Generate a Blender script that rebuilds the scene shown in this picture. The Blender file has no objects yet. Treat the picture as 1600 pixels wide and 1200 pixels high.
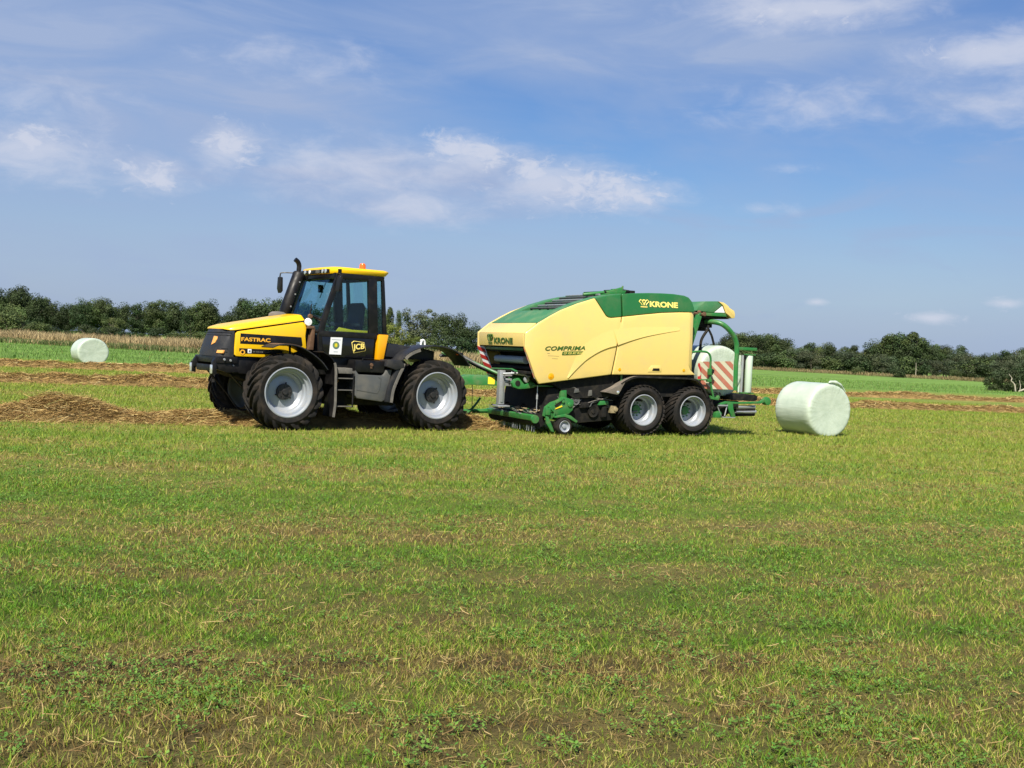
import bpy, bmesh, math, random
import numpy as np
from mathutils import Vector, Matrix

random.seed(7)
rng = np.random.default_rng(11)
SC = bpy.context.scene
COL = SC.collection
R_ = math.radians

# ------------------------------------------------------------------ camera
PITCH = math.atan(51.3 / 1800.0)
ROLL = math.atan(0.0478)
EYE = 1.68
_fw = Vector((0, math.cos(PITCH), -math.sin(PITCH)))
_r0 = Vector((1, 0, 0))
_u0 = Vector((0, math.sin(PITCH), math.cos(PITCH)))
_R = math.cos(ROLL) * _r0 + math.sin(ROLL) * _u0
_U = -math.sin(ROLL) * _r0 + math.cos(ROLL) * _u0
cam_d = bpy.data.cameras.new('camera')
cam = bpy.data.objects.new('camera', cam_d)
COL.objects.link(cam)
cam_d.sensor_width = 36.0
cam_d.lens = 40.5
cam_d.clip_start = 0.1
cam_d.clip_end = 8000
m = Matrix.Identity(4)
for i in range(3):
    m[i][0] = _R[i]; m[i][1] = _U[i]; m[i][2] = -_fw[i]; m[i][3] = (0, 0, EYE)[i]
cam.matrix_world = m
SC.camera = cam

# ------------------------------------------------------------------ sun, sky, exposure
SUN_EL = R_(49)
SUN_OFF = R_(14)          # left of straight behind the camera
to_sun = Vector((-math.sin(SUN_OFF) * math.cos(SUN_EL), -math.cos(SUN_OFF) * math.cos(SUN_EL), math.sin(SUN_EL)))
sun_d = bpy.data.lights.new('sun', 'SUN')
sun_d.energy = 5.0
sun_d.angle = R_(0.55)
sun_d.color = (1.0, 0.93, 0.80)
sun = bpy.data.objects.new('sun', sun_d)
sun.rotation_mode = 'QUATERNION'
sun.rotation_quaternion = to_sun.to_track_quat('Z', 'Y')
COL.objects.link(sun)

SC.view_settings.view_transform = 'Standard'
SC.view_settings.look = 'None'
SC.view_settings.gamma = 1.0
SC.view_settings.use_curve_mapping = False
SC.view_settings.exposure = 0.72
SC.cycles.max_bounces = 5
SC.cycles.diffuse_bounces = 2
SC.cycles.glossy_bounces = 2
SC.cycles.transmission_bounces = 3
SC.cycles.transparent_max_bounces = 12
SC.cycles.caustics_reflective = False
SC.cycles.caustics_refractive = False

world = bpy.data.worlds.new('World')
SC.world = world
world.use_nodes = True
world.cycles.sampling_method = 'MANUAL'
world.cycles.sample_map_resolution = 512
def build_sky():
    nt = world.node_tree
    nt.nodes.clear()
    N = nt.nodes.new
    L = nt.links.new
    def math_(op, a, b=None, c=None, clamp=False):
        n = N('ShaderNodeMath'); n.operation = op; n.use_clamp = clamp
        for i, v in enumerate((a, b, c)):
            if v is None: continue
            if isinstance(v, (int, float)): n.inputs[i].default_value = v
            else: L(v, n.inputs[i])
        return n.outputs[0]
    out = N('ShaderNodeOutputWorld')
    bg = N('ShaderNodeBackground')
    bg.inputs['Strength'].default_value = 0.1
    sky = N('ShaderNodeTexSky')
    sky.sky_type = 'NISHITA'
    sky.sun_disc = False
    sky.sun_elevation = SUN_EL
    sky.sun_rotation = math.atan2(to_sun.x, to_sun.y) % (2 * math.pi)
    sky.altitude = 50
    sky.air_density = 1.0
    sky.dust_density = 1.2
    sky.ozone_density = 3.0
    hs = N('ShaderNodeHueSaturation')
    hs.inputs['Hue'].default_value = 0.512
    hs.inputs['Saturation'].default_value = 1.40
    hs.inputs['Value'].default_value = 0.73
    L(sky.outputs[0], hs.inputs['Color'])
    tc = N('ShaderNodeTexCoord')
    sep = N('ShaderNodeSeparateXYZ')
    L(tc.outputs['Generated'], sep.inputs[0])
    az = math_('MULTIPLY', math_('ARCTAN2', sep.outputs[0], sep.outputs[1]), 57.29578)
    el = math_('MULTIPLY', math_('ARCSINE', sep.outputs[2]), 57.29578)
    comb = N('ShaderNodeCombineXYZ')
    L(az, comb.inputs[0]); L(el, comb.inputs[1])
    ae = comb.outputs[0]
    # cloud billows: fractal noise in degrees of azimuth and elevation
    def noise(scale, sx, sy, detail, rough, dist=0.0, off=0.0):
        mp = N('ShaderNodeMapping')
        mp.inputs['Scale'].default_value = (sx, sy, 1)
        mp.inputs['Location'].default_value = (off, off * .7, off * 1.3)
        L(ae, mp.inputs[0])
        n = N('ShaderNodeTexNoise')
        n.inputs['Scale'].default_value = scale
        n.inputs['Detail'].default_value = detail
        n.inputs['Roughness'].default_value = rough
        n.inputs['Distortion'].default_value = dist
        L(mp.outputs[0], n.inputs['Vector'])
        return n.outputs['Fac']
    puff = noise(1.0, .42, .95, 8, .62, .35)
    wisp = noise(1.0, .10, .42, 8, .58, .8, 5.3)
    veil = noise(1.0, .035, .10, 5, .55, .6, 12.7)
    # clouds: (azimuth, elevation, half width, half height, weight) in degrees
    blobs = CLOUDS
    acc = None
    for (a0, e0, sx, sy, w) in blobs:
        mp = N('ShaderNodeMapping')
        mp.vector_type = 'POINT'
        mp.inputs['Location'].default_value = (-a0 / sx, -e0 / sy, 0)
        mp.inputs['Scale'].default_value = (1 / sx, 1 / sy, 0)
        L(ae, mp.inputs[0])
        ln = N('ShaderNodeVectorMath'); ln.operation = 'LENGTH'
        L(mp.outputs[0], ln.inputs[0])
        v = math_('MULTIPLY', math_('SUBTRACT', 1.0, ln.outputs['Value'], clamp=False), w)
        acc = v if acc is None else math_('SMOOTH_MAX', acc, v, .25)
    dens = math_('ADD', acc, math_('MULTIPLY', math_('SUBTRACT', puff, .5), 1.9))
    def ss(x, lo, hi):
        n = N('ShaderNodeMapRange'); n.interpolation_type = 'SMOOTHSTEP'
        n.inputs[1].default_value = lo; n.inputs[2].default_value = hi
        L(x, n.inputs[0]); return n.outputs[0]
    cum = math_('MULTIPLY', ss(dens, -.1, 1.3), .72)
    fine = noise(1.0, .85, 1.5, 9, .66, .5, 31.0)
    pacc = None
    for (a0, e0, sx, sy, w) in PUFFS:
        mp = N('ShaderNodeMapping')
        mp.inputs['Location'].default_value = (-a0 / sx, -e0 / sy, 0); mp.inputs['Scale'].default_value = (1 / sx, 1 / sy, 0)
        L(ae, mp.inputs[0])
        ln = N('ShaderNodeVectorMath'); ln.operation = 'LENGTH'; L(mp.outputs[0], ln.inputs[0])
        v = math_('MULTIPLY', math_('SUBTRACT', 1.0, ln.outputs['Value']), w)
        pacc = v if pacc is None else math_('SMOOTH_MAX', pacc, v, .12)
    pd = math_('ADD', pacc, math_('MULTIPLY', math_('SUBTRACT', fine, .5), 2.5))
    cum = math_('MAXIMUM', cum, math_('MULTIPLY', ss(pd, .08, 1.0), .82))
    wi = math_('MULTIPLY', ss(wisp, .42, .80), .60)
    ve = math_('MULTIPLY', ss(veil, .36, .70), .55)
    vacc = None
    for (a0, e0, sx, sy, w) in VEILS:
        mp = N('ShaderNodeMapping')
        mp.inputs['Location'].default_value = (-a0 / sx, -e0 / sy, 0); mp.inputs['Scale'].default_value = (1 / sx, 1 / sy, 0)
        L(ae, mp.inputs[0])
        ln = N('ShaderNodeVectorMath'); ln.operation = 'LENGTH'; L(mp.outputs[0], ln.inputs[0])
        v = math_('MULTIPLY', ss(ln.outputs['Value'], 1.0, .15), w)
        vacc = v if vacc is None else math_('MAXIMUM', vacc, v)
    vacc = math_('MULTIPLY', vacc, math_('ADD', .45, math_('MULTIPLY', wisp, 1.1)))
    ve = math_('MAXIMUM', ve, vacc)
    soft = math_('MAXIMUM', wi, ve)
    soft = math_('ADD', soft, math_('MULTIPLY', math_('MULTIPLY', wi, ve), .5))
    # thin white air near the horizon
    hz = math_('MULTIPLY', ss(math_('ABSOLUTE', el), 13.0, 0.0), .72)
    soft = math_('ADD', soft, math_('MULTIPLY', hz, math_('SUBTRACT', 1.0, soft)))
    mx1 = N('ShaderNodeMix'); mx1.data_type = 'RGBA'
    L(soft, mx1.inputs[0]); L(hs.outputs[0], mx1.inputs[6]); mx1.inputs[7].default_value = (2.15, 2.75, 4.1, 1)
    mx2 = N('ShaderNodeMix'); mx2.data_type = 'RGBA'
    L(cum, mx2.inputs[0]); L(mx1.outputs[2], mx2.inputs[6]); mx2.inputs[7].default_value = (4.0, 4.2, 4.9, 1)
    L(mx2.outputs[2], bg.inputs['Color'])
    L(bg.outputs[0], out.inputs[0])

def _px(x, y, w, h, wt=1.0):
    d = _fw + _R * ((x - 800) / 1800) - _U * ((y - 600) / 1800)
    d.normalize()
    k = 57.29578 / 1800
    return (math.degrees(math.atan2(d.x, d.y)), math.degrees(math.asin(d.z)), w * k, h * k, wt)
CLOUDS = [_px(*a) for a in (
    (40, 236, 150, 58, 1.1), (360, 232, 66, 40, 1.1), (238, 274, 70, 36, 1.05),
    (560, 262, 260, 62, .85), (735, 246, 110, 44, 1.1), (870, 288, 140, 52, 1.15), (965, 302, 120, 40, 1.1), (650, 322, 130, 44, .95),
    (1262, 12, 230, 42, 1.35), (1560, 80, 170, 42, 1.3), (1265, 168, 190, 40, .75), (1560, 160, 170, 50, .6),
    (1455, 496, 44, 12, 1.3), (1572, 474, 34, 10, 1.2), (1275, 472, 20, 7, 1.1), (1190, 326, 60, 12, .5), (1235, 262, 50, 10, .4),
    (480, 95, 160, 40, .5), (60, 160, 150, 50, .5))]
PUFFS = [_px(a[0], a[1], a[2] * 1.55, a[3] * 1.55, a[4]) for a in ((700, 232, 34, 22, 1), (752, 242, 52, 20, 1), (835, 270, 36, 22, 1), (905, 279, 42, 24, 1), (955, 288, 46, 24, 1), (985, 304, 50, 18, 1), (880, 296, 90, 26, .8),
    (365, 226, 40, 26, 1), (236, 272, 42, 26, 1), (60, 222, 60, 24, .8), (1255, 20, 120, 18, .7), (1560, 78, 90, 16, .7), (1455, 496, 30, 9, .9), (1572, 474, 22, 8, .9))]
VEILS = [_px(*a) for a in ((150, 130, 900, 330, .80), (620, 285, 560, 110, .85), (1000, 50, 900, 150, .75), (1500, 120, 420, 140, .6), (500, 420, 1100, 110, .5))]
build_sky()

# ------------------------------------------------------------------ helpers
def tag(o, label=None, cat=None, group=None, kind=None):
    if label: o['label'] = label
    if cat: o['category'] = cat
    if group: o['group'] = group
    if kind: o['kind'] = kind
    return o

def empty(name, loc=(0, 0, 0), rz=0.0, parent=None):
    o = bpy.data.objects.new(name, None)
    o.empty_display_size = 0.2
    COL.objects.link(o)
    o.location = loc
    o.rotation_euler = (0, 0, rz)
    if parent: o.parent = parent
    return o

def link_mesh(name, me, parent=None, loc=None):
    o = bpy.data.objects.new(name, me)
    COL.objects.link(o)
    if parent: o.parent = parent
    if loc is not None: o.location = loc
    return o

def copy_tree(o, parent=None):
    c = o.copy()
    COL.objects.link(c)
    c.parent = parent
    for ch in list(o.children):
        copy_tree(ch, c)
    return c

class G:
    """collects shapes for ONE mesh object"""
    def __init__(s):
        s.bm = bmesh.new()
    def _add(s, vs, fs):
        bv = [s.bm.verts.new(v) for v in vs]
        for f in fs:
            try: s.bm.faces.new([bv[i] for i in f])
            except ValueError: pass
        return s
    def box(s, a, b, rot=None, piv=None):
        (x0, y0, z0), (x1, y1, z1) = a, b
        vs = [(x0, y0, z0), (x1, y0, z0), (x1, y1, z0), (x0, y1, z0), (x0, y0, z1), (x1, y0, z1), (x1, y1, z1), (x0, y1, z1)]
        if rot:
            c = Vector(piv) if piv else Vector(((x0 + x1) / 2, (y0 + y1) / 2, (z0 + z1) / 2))
            M = Matrix.Rotation(rot[1], 3, rot[0])
            vs = [tuple(c + M @ (Vector(v) - c)) for v in vs]
        return s._add(vs, [(0, 3, 2, 1), (4, 5, 6, 7), (0, 1, 5, 4), (1, 2, 6, 5), (2, 3, 7, 6), (3, 0, 4, 7)])
    def prism(s, poly, v0, v1):            # polygon in (u, z), extruded along v
        n = len(poly)
        vs = [(u, v0, z) for u, z in poly] + [(u, v1, z) for u, z in poly]
        fs = [tuple(range(n)), tuple(range(2 * n - 1, n - 1, -1))] + [(i, n + i, n + (i + 1) % n, (i + 1) % n) for i in range(n)]
        return s._add(vs, fs)
    def hull2(s, A, B):                     # two rings of the same length joined
        n = len(A)
        fs = [tuple(range(n)), tuple(range(2 * n - 1, n - 1, -1))] + [(i, n + i, n + (i + 1) % n, (i + 1) % n) for i in range(n)]
        return s._add(list(A) + list(B), fs)
    def loft(s, rings, caps=True, closed=True):
        n = len(rings[0]); vs = []; fs = []
        for r in rings: vs += list(r)
        for k in range(len(rings) - 1):
            for i in range(n if closed else n - 1):
                j = (i + 1) % n
                fs.append((k * n + i, k * n + j, (k + 1) * n + j, (k + 1) * n + i))
        if caps:
            fs.append(tuple(range(n))); fs.append(tuple(range(len(vs) - 1, len(vs) - n - 1, -1)))
        return s._add(vs, fs)
    def tube(s, pts, r, n=8, caps=True):
        pts = [Vector(p) for p in pts]
        rings = []; up = None
        for i, p in enumerate(pts):
            d = (pts[min(i + 1, len(pts) - 1)] - pts[max(i - 1, 0)]).normalized()
            if up is None:
                up = Vector((0, 0, 1)) if abs(d.z) < .9 else Vector((1, 0, 0))
            a = d.cross(up).normalized(); b = a.cross(d).normalized(); up = b
            rr = r[i] if isinstance(r, (list, tuple)) else r
            rings.append([tuple(p + rr * (math.cos(t) * a + math.sin(t) * b)) for t in [2 * math.pi * k / n for k in range(n)]])
        return s.loft(rings, caps)
    def lathe(s, prof, c, n=32, axis='y', closed=False):   # prof: (radius, along axis)
        rings = []
        for r, h in prof:
            ring = []
            for k in range(n):
                t = 2 * math.pi * k / n
                if axis == 'y': ring.append((c[0] + r * math.cos(t), c[1] + h, c[2] + r * math.sin(t)))
                elif axis == 'z': ring.append((c[0] + r * math.cos(t), c[1] + r * math.sin(t), c[2] + h))
                else: ring.append((c[0] + h, c[1] + r * math.cos(t), c[2] + r * math.sin(t)))
            rings.append(ring)
        if closed: rings.append(rings[0])
        return s.loft(rings, caps=not closed and prof[0][0] > 1e-4)
    def arch(s, path, v0, v1, th):          # bent plate: path in (u, z)
        P = [Vector((u, z)) for u, z in path]
        out = []; inn = []
        for i, p in enumerate(P):
            d = (P[min(i + 1, len(P) - 1)] - P[max(i - 1, 0)]).normalized()
            nrm = Vector((-d.y, d.x))
            out.append((p.x, p.y)); q = p - nrm * th; inn.append((q.x, q.y))
        rings = [[(o[0], v0, o[1]), (o[0], v1, o[1]), (i_[0], v1, i_[1]), (i_[0], v0, i_[1])] for o, i_ in zip(out, inn)]
        return s.loft(rings)
    def done(s, name, mat, parent=None, bevel=0.0, seg=2, smooth=35, loc=None):
        bm = s.bm
        bmesh.ops.recalc_face_normals(bm, faces=bm.faces[:])
        if bevel > 0:
            es = [e for e in bm.edges if len(e.link_faces) == 2 and e.calc_face_angle(0) > R_(25)]
            if es:
                bmesh.ops.bevel(bm, geom=es, offset=bevel, segments=seg, profile=.6, affect='EDGES', clamp_overlap=True)
        me = bpy.data.meshes.new(name)
        bm.to_mesh(me); bm.free()
        if smooth:
            me.polygons.foreach_set('use_smooth', [True] * len(me.polygons))
            me.set_sharp_from_angle(angle=R_(smooth))
        me.materials.append(mat)
        return link_mesh(name, me, parent, loc)

def curve_pts(ctrl, n=6):
    """Catmull-Rom through 2-D or 3-D points"""
    P = [Vector(p) for p in ctrl]
    P = [2 * P[0] - P[1]] + P + [2 * P[-1] - P[-2]]
    out = []
    for i in range(1, len(P) - 2):
        for k in range(n):
            t = k / n
            a, b, c, d = P[i - 1], P[i], P[i + 1], P[i + 2]
            out.append(tuple(.5 * ((2 * b) + (c - a) * t + (2 * a - 5 * b + 4 * c - d) * t * t + (3 * b - a - 3 * c + d) * t ** 3)))
    out.append(tuple(P[-2]))
    return out

# ------------------------------------------------------------------ materials
def lin(r, g, b):
    f = lambda c: (c / 255 / 12.92) if c / 255 <= .04045 else ((c / 255 + .055) / 1.055) ** 2.4
    return (f(r), f(g), f(b))

def mat(name, col, rough=.5, metal=0.0, spec=.5, dirt=None, dirt_amt=.0, dirt_scale=3.0, bump=0.0, bump_scale=60, coat=0.0, var=.0):
    m = bpy.data.materials.new(name)
    m.use_nodes = True
    nt = m.node_tree; b = nt.nodes['Principled BSDF']; L = nt.links.new
    b.inputs['Base Color'].default_value = (*col, 1)
    b.inputs['Roughness'].default_value = rough
    b.inputs['Metallic'].default_value = metal
    b.inputs['Specular IOR Level'].default_value = spec
    b.inputs['Coat Weight'].default_value = coat
    b.inputs['Coat Roughness'].default_value = .12
    tc = nt.nodes.new('ShaderNodeTexCoord')
    if dirt is not None:
        n = nt.nodes.new('ShaderNodeTexNoise'); n.inputs['Scale'].default_value = dirt_scale
        n.inputs['Detail'].default_value = 9; n.inputs['Roughness'].default_value = .65
        L(tc.outputs['Object'], n.inputs['Vector'])
        r = nt.nodes.new('ShaderNodeMapRange'); r.interpolation_type = 'SMOOTHSTEP'
        r.inputs[1].default_value = .42; r.inputs[2].default_value = .72; r.inputs[4].default_value = dirt_amt
        L(n.outputs['Fac'], r.inputs[0])
        mx = nt.nodes.new('ShaderNodeMix'); mx.data_type = 'RGBA'
        mx.inputs[6].default_value = (*col, 1); mx.inputs[7].default_value = (*dirt, 1)
        L(r.outputs[0], mx.inputs[0]); L(mx.outputs[2], b.inputs['Base Color'])
        mr = nt.nodes.new('ShaderNodeMix')
        mr.inputs[2].default_value = rough; mr.inputs[3].default_value = .9
        L(r.outputs[0], mr.inputs[0]); L(mr.outputs[0], b.inputs['Roughness'])
    if bump:
        n = nt.nodes.new('ShaderNodeTexNoise'); n.inputs['Scale'].default_value = bump_scale; n.inputs['Detail'].default_value = 6
        L(tc.outputs['Object'], n.inputs['Vector'])
        bp = nt.nodes.new('ShaderNodeBump'); bp.inputs['Strength'].default_value = bump; bp.inputs['Distance'].default_value = .02
        L(n.outputs['Fac'], bp.inputs['Height']); L(bp.outputs[0], b.inputs['Normal'])
    return m

DUST = (.30, .22, .13)
M = {}
M['yellow'] = mat('tractor_yellow', (.84, .50, .003), .28, dirt=(.66, .42, .04), dirt_amt=.3, dirt_scale=2.5, coat=.3)
M['amber'] = mat('tractor_amber', (.80, .36, .004), .3, coat=.3)
M['black'] = mat('black_paint', (.006, .006, .007), .36, spec=.3, dirt=(.022, .019, .016), dirt_amt=.45, dirt_scale=5)
M['black_glossy'] = mat('black_glossy_panel', (.006, .006, .008), .08, dirt=(.02, .018, .015), dirt_amt=.3)
M['plastic'] = mat('dark_grey_plastic', (.016, .017, .020), .45, spec=.35, dirt=(.045, .041, .035), dirt_amt=.5, dirt_scale=4, bump=.05)
M['grey'] = mat('grey_tank_paint', (.070, .074, .075), .5, dirt=(.12, .113, .095), dirt_amt=.7, dirt_scale=3)
M['dusty'] = mat('dusty_rubber', (.11, .103, .093), .8, dirt=(.20, .18, .15), dirt_amt=.8, dirt_scale=6)
M['rubber'] = mat('tyre_rubber', (.011, .0105, .010), .8, spec=.2, dirt=(.055, .042, .031), dirt_amt=.6, dirt_scale=4, bump=.15, bump_scale=40)
M['rim'] = mat('silver_rim_paint', (.32, .35, .39), .36, metal=.25, dirt=(.36, .33, .29), dirt_amt=.45, dirt_scale=7)
M['hub'] = mat('black_hub', (.014, .014, .015), .5, dirt=(.06, .05, .04), dirt_amt=.4, dirt_scale=12)
M['steel'] = mat('galvanised_steel', (.42, .44, .46), .42, metal=.6, dirt=(.25, .22, .18), dirt_amt=.5, dirt_scale=9)
M['chrome'] = mat('bright_lamp', (.80, .82, .82), .12, metal=.7)
M['lens'] = mat('lamp_lens', (.85, .86, .84), .1)
M['orange'] = mat('orange_lens', (.75, .13, .015), .2)
M['emblem'] = mat('orange_emblem', (.72, .33, .08), .45)
M['rust'] = mat('rusty_bracket', (.10, .050, .024), .8, dirt=(.20, .12, .07), dirt_amt=.7, dirt_scale=8)
M['white'] = mat('white_print', (.74, .76, .76), .55)
M['interior'] = mat('cab_interior', (.03, .034, .042), .7)
M['seat'] = mat('seat_cloth', (.06, .07, .09), .9)
M['cream'] = mat('cream_yellow_panel', (.72, .535, .165), .30, dirt=(.60, .46, .19), dirt_amt=.5, dirt_scale=2.2, coat=.25)
M['green'] = mat('machine_green', (.018, .13, .030), .28, dirt=(.08, .14, .055), dirt_amt=.35, dirt_scale=3, coat=.3)
M['green_top'] = mat('weathered_green', (.045, .17, .065), .45, dirt=(.13, .20, .10), dirt_amt=.6, dirt_scale=2.4)
M['green_frame'] = mat('frame_green', (.022, .16, .035), .4, dirt=(.13, .14, .06), dirt_amt=.5, dirt_scale=6)
M['letter_green'] = mat('letter_green', (.035, .10, .012), .5)
M['letter_yellow'] = mat('letter_yellow', (.85, .68, .17), .5)
M['letter_orange'] = mat('letter_orange', (.80, .40, .03), .5)
M['red'] = mat('warning_red', (.42, .03, .025), .5)
M['pale_red'] = mat('faded_warning_red', (.40, .135, .085), .5, dirt=(.45, .24, .17), dirt_amt=.5)
M['pale_cream'] = mat('faded_warning_cream', (.52, .50, .36), .5, dirt=(.46, .47, .36), dirt_amt=.5)
M['sticker'] = mat('yellow_sticker', (.85, .62, .02), .5)
M['dark'] = mat('machine_black', (.008, .008, .008), .75, spec=.2, dirt=(.045, .038, .028), dirt_amt=.6, dirt_scale=7)
M['fender'] = mat('baler_mudguard', (.13, .11, .09), .6, dirt=(.24, .20, .15), dirt_amt=.75, dirt_scale=4)
M['plank'] = mat('worn_guard_plate', (.30, .24, .13), .7, dirt=(.12, .09, .05), dirt_amt=.8, dirt_scale=12)
M['film_roll'] = mat('film_roll', (.46, .56, .45), .35)
M['net_roll'] = mat('net_roll', (.30, .34, .37), .5)
M['hose'] = mat('hydraulic_hose', (.012, .012, .012), .5)

def glass_mat(name, tint, refl=.12):
    m = bpy.data.materials.new(name); m.use_nodes = True
    nt = m.node_tree; nt.nodes.clear(); L = nt.links.new
    o = nt.nodes.new('ShaderNodeOutputMaterial'); t = nt.nodes.new('ShaderNodeBsdfTransparent'); g = nt.nodes.new('ShaderNodeBsdfGlossy')
    t.inputs[0].default_value = (*tint, 1); g.inputs['Roughness'].default_value = .02
    lf = nt.nodes.new('ShaderNodeLayerWeight'); lf.inputs[0].default_value = .5
    pw = nt.nodes.new('ShaderNodeMath'); pw.operation = 'POWER'; L(lf.outputs['Facing'], pw.inputs[0]); pw.inputs[1].default_value = 4.0
    lw = nt.nodes.new('ShaderNodeMath'); lw.operation = 'MULTIPLY_ADD'; L(pw.outputs[0], lw.inputs[0]); lw.inputs[1].default_value = .5; lw.inputs[2].default_value = .03
    mx = nt.nodes.new('ShaderNodeMixShader')
    L(lw.outputs[0], mx.inputs[0]); L(t.outputs[0], mx.inputs[1]); L(g.outputs[0], mx.inputs[2]); L(mx.outputs[0], o.inputs[0])
    return m
M['glass'] = glass_mat('tinted_cab_glass', (.74, .88, .90))

def attr_mat(name, rough=.7, trans=.25, sheen=.0, spec=.25, jitter=0.0):
    """colour read from the mesh's own 'col' attribute, a little light passes through"""
    m = bpy.data.materials.new(name); m.use_nodes = True
    nt = m.node_tree; L = nt.links.new
    b = nt.nodes['Principled BSDF']; o = nt.nodes['Material Output']
    a = nt.nodes.new('ShaderNodeAttribute'); a.attribute_name = 'col'
    col = a.outputs['Color']
    if jitter:
        oi = nt.nodes.new('ShaderNodeObjectInfo')
        hs = nt.nodes.new('ShaderNodeHueSaturation')
        mr = nt.nodes.new('ShaderNodeMapRange'); mr.inputs[3].default_value = 1 - jitter; mr.inputs[4].default_value = 1 + jitter
        L(oi.outputs['Random'], mr.inputs[0]); L(mr.outputs[0], hs.inputs['Value'])
        mr2 = nt.nodes.new('ShaderNodeMapRange'); mr2.inputs[3].default_value = .485; mr2.inputs[4].default_value = .515
        w = nt.nodes.new('ShaderNodeMath'); w.operation = 'FRACT'
        w0 = nt.nodes.new('ShaderNodeMath'); w0.operation = 'MULTIPLY'; w0.inputs[1].default_value = 7.13
        L(oi.outputs['Random'], w0.inputs[0]); L(w0.outputs[0], w.inputs[0]); L(w.outputs[0], mr2.inputs[0]); L(mr2.outputs[0], hs.inputs['Hue'])
        L(col, hs.inputs['Color']); col = hs.outputs[0]
    L(col, b.inputs['Base Color'])
    b.inputs['Roughness'].default_value = rough
    b.inputs['Specular IOR Level'].default_value = spec
    if trans:
        t = nt.nodes.new('ShaderNodeBsdfTranslucent'); L(col, t.inputs[0])
        mx = nt.nodes.new('ShaderNodeMixShader'); mx.inputs[0].default_value = trans
        L(b.outputs[0], mx.inputs[1]); L(t.outputs[0], mx.inputs[2]); L(mx.outputs[0], o.inputs[0])
    return m
M['blade'] = attr_mat('grass_blades', .6, .3)
M['straw'] = attr_mat('straw_strands', .75, .15)
M['heap'] = attr_mat('packed_hay', .85, 0)
def _heap_bump():
    nt = M['heap'].node_tree; L = nt.links.new; b = nt.nodes['Principled BSDF']
    tc = nt.nodes.new('ShaderNodeTexCoord'); mp = nt.nodes.new('ShaderNodeMapping'); mp.inputs['Scale'].default_value = (9, 22, 22)
    n = nt.nodes.new('ShaderNodeTexNoise'); n.inputs['Scale'].default_value = 1.6; n.inputs['Detail'].default_value = 8; n.inputs['Roughness'].default_value = .75; n.inputs['Distortion'].default_value = 1.5
    L(tc.outputs['Object'], mp.inputs[0]); L(mp.outputs[0], n.inputs['Vector'])
    bp = nt.nodes.new('ShaderNodeBump'); bp.inputs['Strength'].default_value = 1.0; bp.inputs['Distance'].default_value = .08
    L(n.outputs['Fac'], bp.inputs['Height']); L(bp.outputs[0], b.inputs['Normal'])
    a = [q for q in nt.nodes if q.bl_idname == 'ShaderNodeAttribute'][0]
    mr = nt.nodes.new('ShaderNodeMapRange'); mr.inputs[1].default_value = .3; mr.inputs[2].default_value = .7; mr.inputs[3].default_value = .45; mr.inputs[4].default_value = 1.6
    sc = nt.nodes.new('ShaderNodeVectorMath'); sc.operation = 'SCALE'
    L(n.outputs['Fac'], mr.inputs[0]); L(a.outputs['Color'], sc.inputs[0]); L(mr.outputs[0], sc.inputs['Scale']); L(sc.outputs[0], b.inputs['Base Color'])
_heap_bump()
M['leaf'] = attr_mat('tree_leaves', .65, .2, jitter=.22)
M['bark'] = mat('tree_bark', (.10, .085, .065), .9)
M['pale_bark'] = mat('pale_dead_wood', (.36, .32, .25), .85)

def raw_mesh(name, verts, faces_flat, loop_starts, loop_tot, cols, material, parent=None, smooth=False):
    me = bpy.data.meshes.new(name)
    me.vertices.add(len(verts)); me.vertices.foreach_set('co', np.ascontiguousarray(verts, dtype=np.float32).ravel())
    me.loops.add(len(faces_flat)); me.loops.foreach_set('vertex_index', faces_flat.astype(np.int32))
    me.polygons.add(len(loop_starts)); me.polygons.foreach_set('loop_start', loop_starts.astype(np.int32))
    me.update(calc_edges=True)
    if cols is not None:
        at = me.attributes.new('col', 'FLOAT_COLOR', 'POINT')
        c4 = np.ones((len(verts), 4), np.float32); c4[:, :3] = cols
        at.data.foreach_set('color', c4.ravel())
    if smooth: me.polygons.foreach_set('use_smooth', np.ones(len(loop_starts), bool))
    me.materials.append(material)
    return link_mesh(name, me, parent)

def vnoise(x, y, seed=0):
    """smooth value noise, vectorised, 0..1"""
    r = np.random.default_rng(seed); tab = r.random((256, 256))
    xi = np.floor(x).astype(int); yi = np.floor(y).astype(int)
    fx = x - xi; fy = y - yi
    fx = fx * fx * (3 - 2 * fx); fy = fy * fy * (3 - 2 * fy)
    g = lambda a, b: tab[a & 255, b & 255]
    return (g(xi, yi) * (1 - fx) + g(xi + 1, yi) * fx) * (1 - fy) + (g(xi, yi + 1) * (1 - fx) + g(xi + 1, yi + 1) * fx) * fy
def fbm(x, y, seed=0, oct=4, gain=.5):
    s = 0; a = 1; t = 0
    for k in range(oct):
        s = s + a * vnoise(x * 2 ** k, y * 2 ** k, seed + k); t += a; a *= gain
    return s / t

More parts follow.
